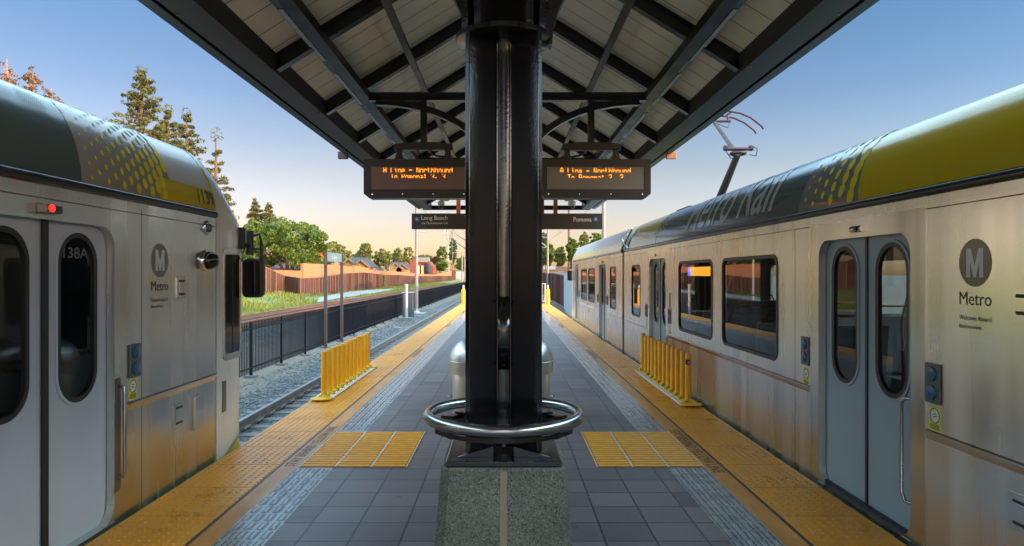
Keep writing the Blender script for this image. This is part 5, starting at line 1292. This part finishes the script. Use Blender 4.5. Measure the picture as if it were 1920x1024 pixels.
# ================================================================ TREES
def rv(): 
    while True:
        v=Vector((random.uniform(-1,1),random.uniform(-1,1),random.uniform(-1,1)))
        if .05<v.length<1: return v
def leafquad(m, c, s, elong=1.6):
    n=rv().normalized(); a=n.orthogonal().normalized(); b=n.cross(a); t=random.uniform(0,6.28)
    u=(a*math.cos(t)+b*math.sin(t))*s*elong*.5; v=(b*math.cos(t)-a*math.sin(t))*s*.5
    m.add([c-u,c+v*.9-u*.1,c+u,c-v*.9+u*.1],[(0,1,2,3)])
def clump(m, c, r, n, s, flat=.75, elong=1.6):
    for _ in range(n):
        d=rv(); d=d.normalized()*(d.length**.55); leafquad(m, c+Vector((d.x*r,d.y*r,d.z*r*flat)), s*random.uniform(.6,1.3), elong)
def broad(px0,px1,yt,yb,Y,zg,label,leaf='green',bark='bark',nc=40,per=70,s=.28,trunks=1,group='trees beyond the fences',name='leafy_tree',depth=None,clr=.22,trunkr=None,open_=0,spread=.3):
    a=W(px0,yt,Y); b=W(px1,yb,Y); cx=(a.x+b.x)/2; rx=(b.x-a.x)/2; rz=(a.z-b.z)/2; cz=(a.z+b.z)/2; ry=depth or rx
    o=empty(name,(cx,Y,zg)); tag(o,label,'tree',group)
    m=MB(); cl=[]
    nc=int(nc*1.6); clr*=.86
    for i in range(nc):
        d=rv(); d=d.normalized()*(max(d.length,.25)**.5)
        k=1-.25*random.random()
        c=Vector((d.x*rx*.86*k,d.y*ry*.86*k,(cz-zg)+d.z*rz*.84*k)); rr=min(rx,rz)*clr*random.uniform(.7,1.35)
        cl.append(c); clump(m,c,rr,int(per*1.3),s*.8)
    m.build('crown',M[leaf],o)
    t=MB(); R0=trunkr or max(.12,rx*.07); zc=cz-zg
    for j in range(trunks):
        ang=2*PI*j/max(1,trunks)+random.random(); off=Vector((math.cos(ang),math.sin(ang),0))*(R0*1.6 if trunks>1 else 0)
        top=Vector((off.x*3+random.uniform(-.2,.2)*rx,off.y*3,zc-rz*.35+random.uniform(-.2,.2)*rz))
        if trunks>1: top.x+=math.cos(ang)*rx*spread
        mid=off*1.4+(top-off)*.5+Vector((random.uniform(-.12,.12)*rx,0,0))
        t.tube([off,mid,top],[R0/(trunks**.35),R0*.75/(trunks**.35),R0*.5/(trunks**.35)],8)
        near=sorted(cl,key=lambda c:(c-top).length)[:max(4,nc//(3*trunks)+3)]
        for c in near:
            md=(top+c)/2+Vector((0,0,-.08*rz)); t.tube([top*.92+mid*.08,md,c],[R0*.35,R0*.22,R0*.08],5,cap=False)
    t.build('trunk',M[bark],o,smooth=True)
    return o
def pine(px,yt,zg,Y,wpx,ylow,label,s=.30,tiers=11,leaf='pine',lean=0,dens=1.0,per=26):
    top=W(px,yt,Y); o=empty('pine_tree',(top.x,Y,zg)); tag(o,label,'tree','tall pines behind the left train')
    h=top.z-zg; zl=W(px,ylow,Y).z-zg; rmax=wpx*Y/F/2
    m=MB(); t=MB(); t.tube([(0,0,0),(lean*.4,0,h*.5),(lean,0,h*.97)],[.30,.2,.05],8)
    for i in range(tiers):
        f=i/(tiers-1); z=zl+(h-zl)*f*.97; rr=rmax*(1-f)**.75*(1 if f>.12 else .8)+.25
        nb=int(5+random.random()*3) if f<.85 else 3
        for k in range(nb):
            if random.random()>dens: continue
            a=2*PI*(k+random.random()*.8)/nb; L=rr*random.uniform(.55,1.12); up=L*random.uniform(.12,.38)
            base=Vector((lean*z/h,0,z-random.uniform(0,.3))); tip=base+Vector((math.cos(a)*L,math.sin(a)*L,up)); md=base+(tip-base)*.55-Vector((0,0,.06*L))
            t.tube([base,md,tip],[.075,.05,.02],5,cap=False)
            for q in (.55,.8,1.0):
                if random.random()<.85:
                    c=base.lerp(tip,q)+rv()*.12*L; clump(m,c,(.20+.10*L)*random.uniform(.6,1.2),per,s,.55,3.2)
    clump(m,Vector((lean,0,h-.1)),.45,40,s,1.2,3)
    m.build('crown',M[leaf],o); t.build('trunk',M['bark' if leaf=='pine' else 'barkpale'],o,smooth=True)
    return o
pine(265,131,-.3,45,95,262,'tallest of the pines standing above the left train roof',tiers=13,per=26,s=.10,dens=.72)
pine(322,205,-.3,50,62,300,'small pine leaning against the right side of the tallest pine',tiers=9,lean=-.3,s=.10,per=24,dens=.7)
pine(350,213,-.3,52,52,300,'narrow pine third from the left above the train roof',tiers=10,dens=.65,per=20,s=.10)
pine(405,249,-.3,50,74,480,'slender open pine directly above the left train cab',tiers=15,dens=.55,per=20,s=.10)
pine(478,378,-.3,105,36,440,'left of two small distant pines over the spreading tree',tiers=9,per=14,s=.22)
pine(504,385,-.3,105,32,440,'right of two small distant pines over the spreading tree',tiers=8,per=14,s=.22)
# autumn tree, top left
for i,(x0,x1,y0,y1) in enumerate(((-60,14,120,210),(14,48,108,190),(44,66,118,180),(66,112,130,215))): pass
def scatter_tree(lobes,Y,zg,label,leaf,bark,name='leafy_tree',s=.2,per=42,group='trees beyond the fences'):
    cx=sum((a+b)/2 for a,b,_,_ in lobes)/len(lobes); base=W(cx,515,Y); o=empty(name,(base.x,Y,zg)); tag(o,label,'tree',group)
    m=MB(); t=MB(); root=Vector((0,0,0)); hub=Vector((0,0,(W(0,max(l[3] for l in lobes),Y).z-zg)*.9)); t.tube([root,hub],[.3,.2],8)
    for a,b,c,d in lobes:
        P=W((a+b)/2,(c+d)/2,Y); C=Vector((P.x-base.x,random.uniform(-1,1),P.z-zg)); rx=(b-a)/2*Y/F; rz=(d-c)/2*Y/F
        t.tube([hub,(hub+C)/2+Vector((0,0,-.2)),C,C+Vector((0,0,rz*.8))],[.13,.09,.05,.02],6,cap=False)
        for _ in range(int(8+rx*rz*4)):
            q=rv(); cc=C+Vector((q.x*rx,q.y*rx,q.z*rz)); t.tube([C,cc],[.03,.012],4,cap=False); clump(m,cc,.24*random.uniform(.5,1.3),per,s)
    m.build('crown',M[leaf],o); t.build('trunk',M[bark],o,smooth=True); return o
scatter_tree([(-60,13,122,215),(14,46,112,175),(20,48,150,210),(44,60,125,160),(66,90,140,190),(80,112,162,210),(72,100,180,230)],38,-.3,'reddish brown open tree at the top left above the train roof','rustleaf','barkred',s=.11,per=22)
# the spreading tree
def spreading():
    Y=66; zg=-.2; a=W(456,415,Y); b=W(604,498,Y); cx=W(538,500,Y).x
    o=empty('spreading_tree',(cx,Y,zg)); tag(o,'big spreading green tree with several red brown trunks above the salmon wall','tree')
    m=MB(); t=MB(); cl=[]
    for i in range(150):
        px=random.uniform(455,606); 
        f=(px-530)/76; top=411+26*abs(f)**2.6 + (8 if px<475 else 0); bot=505-12*(1-abs(f)) if abs(f)>.35 else 486
        py=top+7+(bot-top-9)*random.random()**1.15
        P=W(px,py,Y); dy=random.uniform(-3.6,3.6)*math.sqrt(max(.05,1-min(1,abs(f))**2)); c=Vector((P.x-cx,dy,P.z-zg)); cl.append(c)
        clump(m,c,random.uniform(.4,.75),170,.15,.8,1.8)
    m.build('crown',M['green'],o)
    for sx,bx,r in ((-1.7,-1.7,.16),(-.6,-.25,.20),(-.1,.0,.24),(.55,.2,.26),(1.5,.9,.22),(2.1,1.0,.16),(-2.6,-1.9,.13)):
        p0=Vector((bx*.7,random.uniform(-.4,.4),.0)); p1=p0+Vector(((sx-bx*.7)*.35,0,1.35)); p2=Vector((sx*1.1,random.uniform(-.6,.6),2.6)); p3=Vector((sx*1.7,random.uniform(-1,1),3.6))
        t.tube([p0,p1,p2,p3],[r*1.25,r,r*.75,r*.45],9)
        for c in sorted(cl,key=lambda c:(c-p3).length)[:9]: t.tube([p2.lerp(p3,.8),(p3+c)/2,c],[.10,.06,.03],5,cap=False)
    t.build('trunk',M['barkred'],o,smooth=True)
spreading()
broad(446,500,440,500,78,-.3,'dense dark green tree behind the left train mirror',leaf='bluegreen',nc=45,per=60,s=.3)
broad(585,632,452,506,88,-.3,'brownish grey thinning tree right of the spreading tree',leaf='olive',bark='barkpale',nc=42,per=32,s=.3)
broad(608,650,446,500,112,-.3,'olive tree with a bare twiggy edge above the station sign',leaf='olive',bark='barkpale',nc=45,per=34,s=.35)
broad(560,612,466,508,82,-.3,'low mixed bushes under the station sign panel',leaf='olive',nc=30,per=40,s=.3,name='bush_tree')
broad(669,703,449,497,120,-.3,'tall airy gum tree behind the twin gabled house',leaf='olive',bark='barkpale',nc=40,per=34,s=.33,clr=.2)
broad(696,738,461,506,122,-.3,'broad yellow green gum tree with pale leaning trunks',leaf='olive',bark='barkpale',nc=48,per=40,s=.3,trunks=3)
broad(735,757,460,498,168,-.3,'first of two airy gum trees left of the line pole',leaf='olive',bark='barkpale',nc=30,per=30,s=.4,clr=.2)
broad(755,777,455,500,172,-.3,'second airy gum tree touching the line pole',leaf='olive',bark='barkpale',nc=26,per=26,s=.4,clr=.2)
broad(783,800,480,492,240,-.3,'small far tree above the pale metal roof',leaf='olive',nc=16,per=30,s=.5)
broad(806,830,478,500,250,-.3,'brownish far tree right of the red building',leaf='rustleaf',nc=24,per=34,s=.5)
broad(812,843,486,510,225,-.3,'rounded bright green tree in front of the slender trees',leaf='green',nc=46,per=60,s=.36,clr=.3)
broad(815,842,457,500,245,-.3,'pointed green tree left of the slim timber pole',leaf='green',nc=44,per=34,s=.42,clr=.18)
broad(840,858,437,505,248,-.3,'tall slender green tree climbing the slim timber pole',leaf='bluegreen',nc=54,per=30,s=.42,clr=.26)
broad(850,885,478,512,262,-.3,'mass of green trees at the end of the tracks',leaf='green',nc=44,per=40,s=.5)
broad(868,925,481,512,300,-.3,'yellowing trees beyond the railway signals',leaf='olive',nc=44,per=40,s=.6)
broad(632,668,466,500,150,-.3,'low far tree between the station sign and the gum trees',leaf='olive',nc=30,per=36,s=.42)
broad(700,724,474,504,185,-.3,'far tree filling the gap left of the orange gables',leaf='green',nc=28,per=36,s=.5)
broad(724,762,470,503,215,-.3,'wide far tree behind the orange gables',leaf='olive',nc=40,per=40,s=.55)
broad(770,815,474,500,300,-.3,'wide far tree behind the pale metal roof',leaf='olive',nc=40,per=40,s=.7)
broad(652,690,472,500,170,-.3,'far dark tree behind the twin gabled roof',leaf='bluegreen',nc=34,per=36,s=.5)
# right of the column
broad(1004,1041,447,505,95,-.5,'large dark olive tree just right of the column',leaf='green',nc=60,per=55,s=.32)
broad(1008,1028,431,470,97,-.5,'upper pointed crown behind the dark olive tree',leaf='bluegreen',nc=26,per=40,s=.32)
broad(1038,1064,456,505,92,-.5,'mixed green tree left of the brown timber pole',leaf='olive',nc=46,per=44,s=.3)
broad(1060,1086,440,500,90,-.5,'green tree right of the brown timber pole',leaf='green',nc=46,per=44,s=.3)
broad(1084,1106,429,480,84,-.5,'airy tall tree over the far end of the right train',leaf='olive',nc=34,per=30,s=.28,clr=.2)
broad(1102,1130,430,470,80,-.5,'open leafed tree beside the tall overhead line pole',leaf='green',nc=26,per=26,s=.28,clr=.18)
for i,(x0,x1,yt,Yy) in enumerate(((880,930,484,330),(925,975,486,340),(970,1012,482,330))):
    broad(x0,x1,yt,514,Yy,-.3,['left','middle','right'][i]+' clump of the far trees hidden behind the column',leaf='olive',nc=30,per=30,s=.9)
# unseen broad trees added behind the train to shade the platform from the low sun
for i,(tx,ty,lb) in enumerate(((13.5,-9.5,'first unseen shade tree added behind the right train'),(14,-3.5,'second unseen shade tree added behind the right train'),(13.2,2.5,'third unseen shade tree added behind the right train'),(14,8.5,'fourth unseen shade tree added behind the right train'),(13.5,14.5,'fifth unseen shade tree added behind the right train'))):
    o=empty('leafy_tree',(tx,ty,-1.0)); tag(o,lb,'tree','unseen shade trees added behind the right train'); m=MB(); t=MB()
    for _ in range(60):
        d=rv(); c=Vector((d.x*2.4,d.y*3.6,3.9+d.z*2.6)); clump(m,c,.8,60,.34)
    t.tube([(0,0,0),(.1,.1,2.2),(0,0,4)],[.22,.17,.1],8)
    m.build('crown',M['green'],o); t.build('trunk',M['bark'],o,smooth=True)
# climbing plant on the brown fence and weeds at its foot
m=MB()
for _ in range(7): clump(m,W(718,516+random.random()*18,93)+rv()*.12,.28,40,.16)
tag(m.build('climbing_plant',M['green']),'tall green weed growing against the brown fence','plant')
# grass between the far track and the fence
m=MB(); 
def onpath(x,y):
    for (x1,y1),(x2,y2) in zip(pa[:-1],pa[1:]):
        if y1<=y<=y2:
            t=(y-y1)/(y2-y1); r=x1+(x2-x1)*t
            i=pa.index((x1,y1)); l=pb[i][0]+(pb[i+1][0]-pb[i][0])*t
            return l-.1<x<r+.1
    return False
cnt=0
while cnt<34000:
    y=22+(150-22)*random.random()**1.8; x=-12.4-random.random()**1.1*(15 if y<70 else 7)
    if onpath(x,y) or (y>51.5 and x<-16.5-(60-y)*.0 and y<60 and x<-18.6-(y-55)*.3): continue
    px=math.sin(x*1.3+y*.7)+math.sin(y*.31-x*.6)
    if px<-.9 and random.random()<.8: continue
    h=random.uniform(.06,.20)*(1+.5*(px>.8)); z=gz(x,y); a=random.uniform(0,6.28); w=.025+.0006*y; dx,dy=math.cos(a)*w,math.sin(a)*w; lx,ly=random.uniform(-.05,.05),random.uniform(-.05,.05)
    m.add([(x-dx,y-dy,z-.02),(x+dx,y+dy,z-.02),(x+lx,y+ly,z+h)],[(0,1,2)]); cnt+=1
tag(m.build('grass',M['grassb']),'green and straw grass between the far track and the brown fence','grass',kind='stuff')
# loose ballast stones beside the left track
ico=[Vector(v) for v in ((0,0,1),(.9,0,.2),(.28,.85,.25),(-.72,.53,.2),(-.72,-.53,.25),(.28,-.85,.2),(.1,.1,-.7))]
icf=[(0,1,2),(0,2,3),(0,3,4),(0,4,5),(0,5,1),(6,2,1),(6,3,2),(6,4,3),(6,5,4),(6,1,5)]
m=MB()
for k in range(15000):
    y=5+48*random.random()**1.5
    x=random.uniform(-5.75,-2.6) if random.random()<.85 else random.uniform(-6.3,-5.6)
    s=random.uniform(.018,.036)*(1+y*.014); a=random.uniform(0,6.28); c,sn=math.cos(a),math.sin(a); fx,fy,fz=random.uniform(.7,1.3),random.uniform(.7,1.2),random.uniform(.6,1)
    z=-1.10+s*.2
    if -5.0<x<-2.5: z=-1.115+.02*random.random()
    m.add([(x+(v.x*c*fx-v.y*sn*fy)*s,y+(v.x*sn*fx+v.y*c*fy)*s,z+v.z*s*fz) for v in ico],icf)
stone=leafmat('ballast_stones',(.028,.033,.036),(.17,.18,.19),3,0)
tag(m.build('ballast_stones',stone),'loose blue grey ballast stones beside the left rails','gravel',kind='stuff')
# ================================================================ LIGHT AND CAMERA
SUN_EL, SUN_AZ = 4.0, 122.0     # azimuth clockwise from +Y (the view): behind the camera, to the right
w=bpy.data.worlds.new('World'); SC.world=w; w.use_nodes=True; nt=w.node_tree; L=nt.links.new
bg=nt.nodes['Background']
sky=nt.nodes.new('ShaderNodeTexSky'); sky.sky_type='NISHITA'; sky.sun_disc=False; sky.sun_elevation=R(SUN_EL); sky.sun_rotation=R(SUN_AZ)
sky.altitude=300; sky.air_density=1.0; sky.dust_density=1.2; sky.ozone_density=1.5
# the clear evening air: bluer high up, peach towards the horizon
tc=nt.nodes.new('ShaderNodeTexCoord'); sp=nt.nodes.new('ShaderNodeSeparateXYZ'); L(tc.outputs['Generated'],sp.inputs[0])
cr=nt.nodes.new('ShaderNodeValToRGB'); cr.color_ramp.elements[0].position=0; cr.color_ramp.elements[0].color=(.245,.25,.45,1)
cr.color_ramp.elements[1].position=.75; cr.color_ramp.elements[1].color=(1.35,1.2,1.05,1)
for p,c in ((.06,(.205,.168,.245)),(.14,(.172,.136,.166)),(.24,(.116,.113,.152)),(.335,(.091,.108,.151)),(.40,(.75,.72,.72)),(.48,(1.3,1.18,1.05))):
    q=cr.color_ramp.elements.new(p); q.color=(*c,1)
L(sp.outputs[2],cr.inputs[0])
ml=nt.nodes.new('ShaderNodeMixRGB'); ml.blend_type='MULTIPLY'; ml.inputs[0].default_value=1; L(sky.outputs[0],ml.inputs[1]); L(cr.outputs[0],ml.inputs[2]); mx=nt.nodes.new('ShaderNodeMapRange'); mx.inputs['From Min'].default_value=.05; mx.inputs['From Max'].default_value=.62; L(sp.outputs[0],mx.inputs[0])
m2=nt.nodes.new('ShaderNodeMixRGB'); m2.inputs[1].default_value=(1,1,1,1); m2.inputs[2].default_value=(1.2,1.42,1.46,1); L(mx.outputs[0],m2.inputs[0])
m3=nt.nodes.new('ShaderNodeMixRGB'); m3.blend_type='MULTIPLY'; m3.inputs[0].default_value=1; L(ml.outputs[0],m3.inputs[1]); L(m2.outputs[0],m3.inputs[2]); # the sky round the sunset, behind and beside the camera, is the brighter half
my=nt.nodes.new('ShaderNodeMapRange'); my.inputs['From Min'].default_value=.70; my.inputs['From Max'].default_value=.25; L(sp.outputs[1],my.inputs[0])
m4=nt.nodes.new('ShaderNodeMixRGB'); m4.inputs[1].default_value=(1,1,1,1); m4.inputs[2].default_value=(2.05,1.9,1.65,1); L(my.outputs[0],m4.inputs[0])
m5=nt.nodes.new('ShaderNodeMixRGB'); m5.blend_type='MULTIPLY'; m5.inputs[0].default_value=1; L(m3.outputs[0],m5.inputs[1]); L(m4.outputs[0],m5.inputs[2]); # thin uneven haze
hn=nt.nodes.new('ShaderNodeTexNoise'); hm=nt.nodes.new('ShaderNodeMapping'); hm.inputs['Scale'].default_value=(1,1,5); L(tc.outputs['Generated'],hm.inputs['Vector']); L(hm.outputs[0],hn.inputs['Vector']); hn.inputs['Scale'].default_value=1.7; hn.inputs['Detail'].default_value=5
hr=nt.nodes.new('ShaderNodeMapRange'); hr.inputs['From Min'].default_value=.3; hr.inputs['From Max'].default_value=.7; hr.inputs['To Min'].default_value=.955; hr.inputs['To Max'].default_value=1.045; L(hn.outputs[0],hr.inputs[0])
hv=nt.nodes.new('ShaderNodeVectorMath'); hv.operation='SCALE'; L(m5.outputs[0],hv.inputs[0]); L(hr.outputs[0],hv.inputs['Scale']); L(hv.outputs[0],bg.inputs[0]); bg.inputs[1].default_value=.15
sl=bpy.data.lights.new('sun','SUN'); sl.energy=.4; sl.angle=R(.5); sl.color=(1,.62,.36)
so=bpy.data.objects.new('sun',sl); COL.objects.link(so)
d=Vector((math.sin(R(SUN_AZ))*math.cos(R(SUN_EL)),math.cos(R(SUN_AZ))*math.cos(R(SUN_EL)),math.sin(R(SUN_EL))))
so.rotation_euler=d.to_track_quat('Z','Y').to_euler(); so.location=d*50
cam=bpy.data.cameras.new('camera'); co=bpy.data.objects.new('camera',cam); COL.objects.link(co)
co.location=(0,0,H); co.rotation_euler=(R(90),0,0); cam.sensor_width=36; cam.lens=F/1920*36; cam.shift_x=11/1920; cam.shift_y=3/1920
cam.clip_start=.05; cam.clip_end=4000; SC.camera=co
SC.view_settings.view_transform='Standard'; SC.view_settings.look='None'; SC.view_settings.gamma=1; SC.view_settings.exposure=3.88
try: SC.view_settings.use_curve_mapping=False
except Exception: pass
SC.cycles.max_bounces=8; SC.cycles.transparent_max_bounces=12; SC.cycles.use_denoising=True
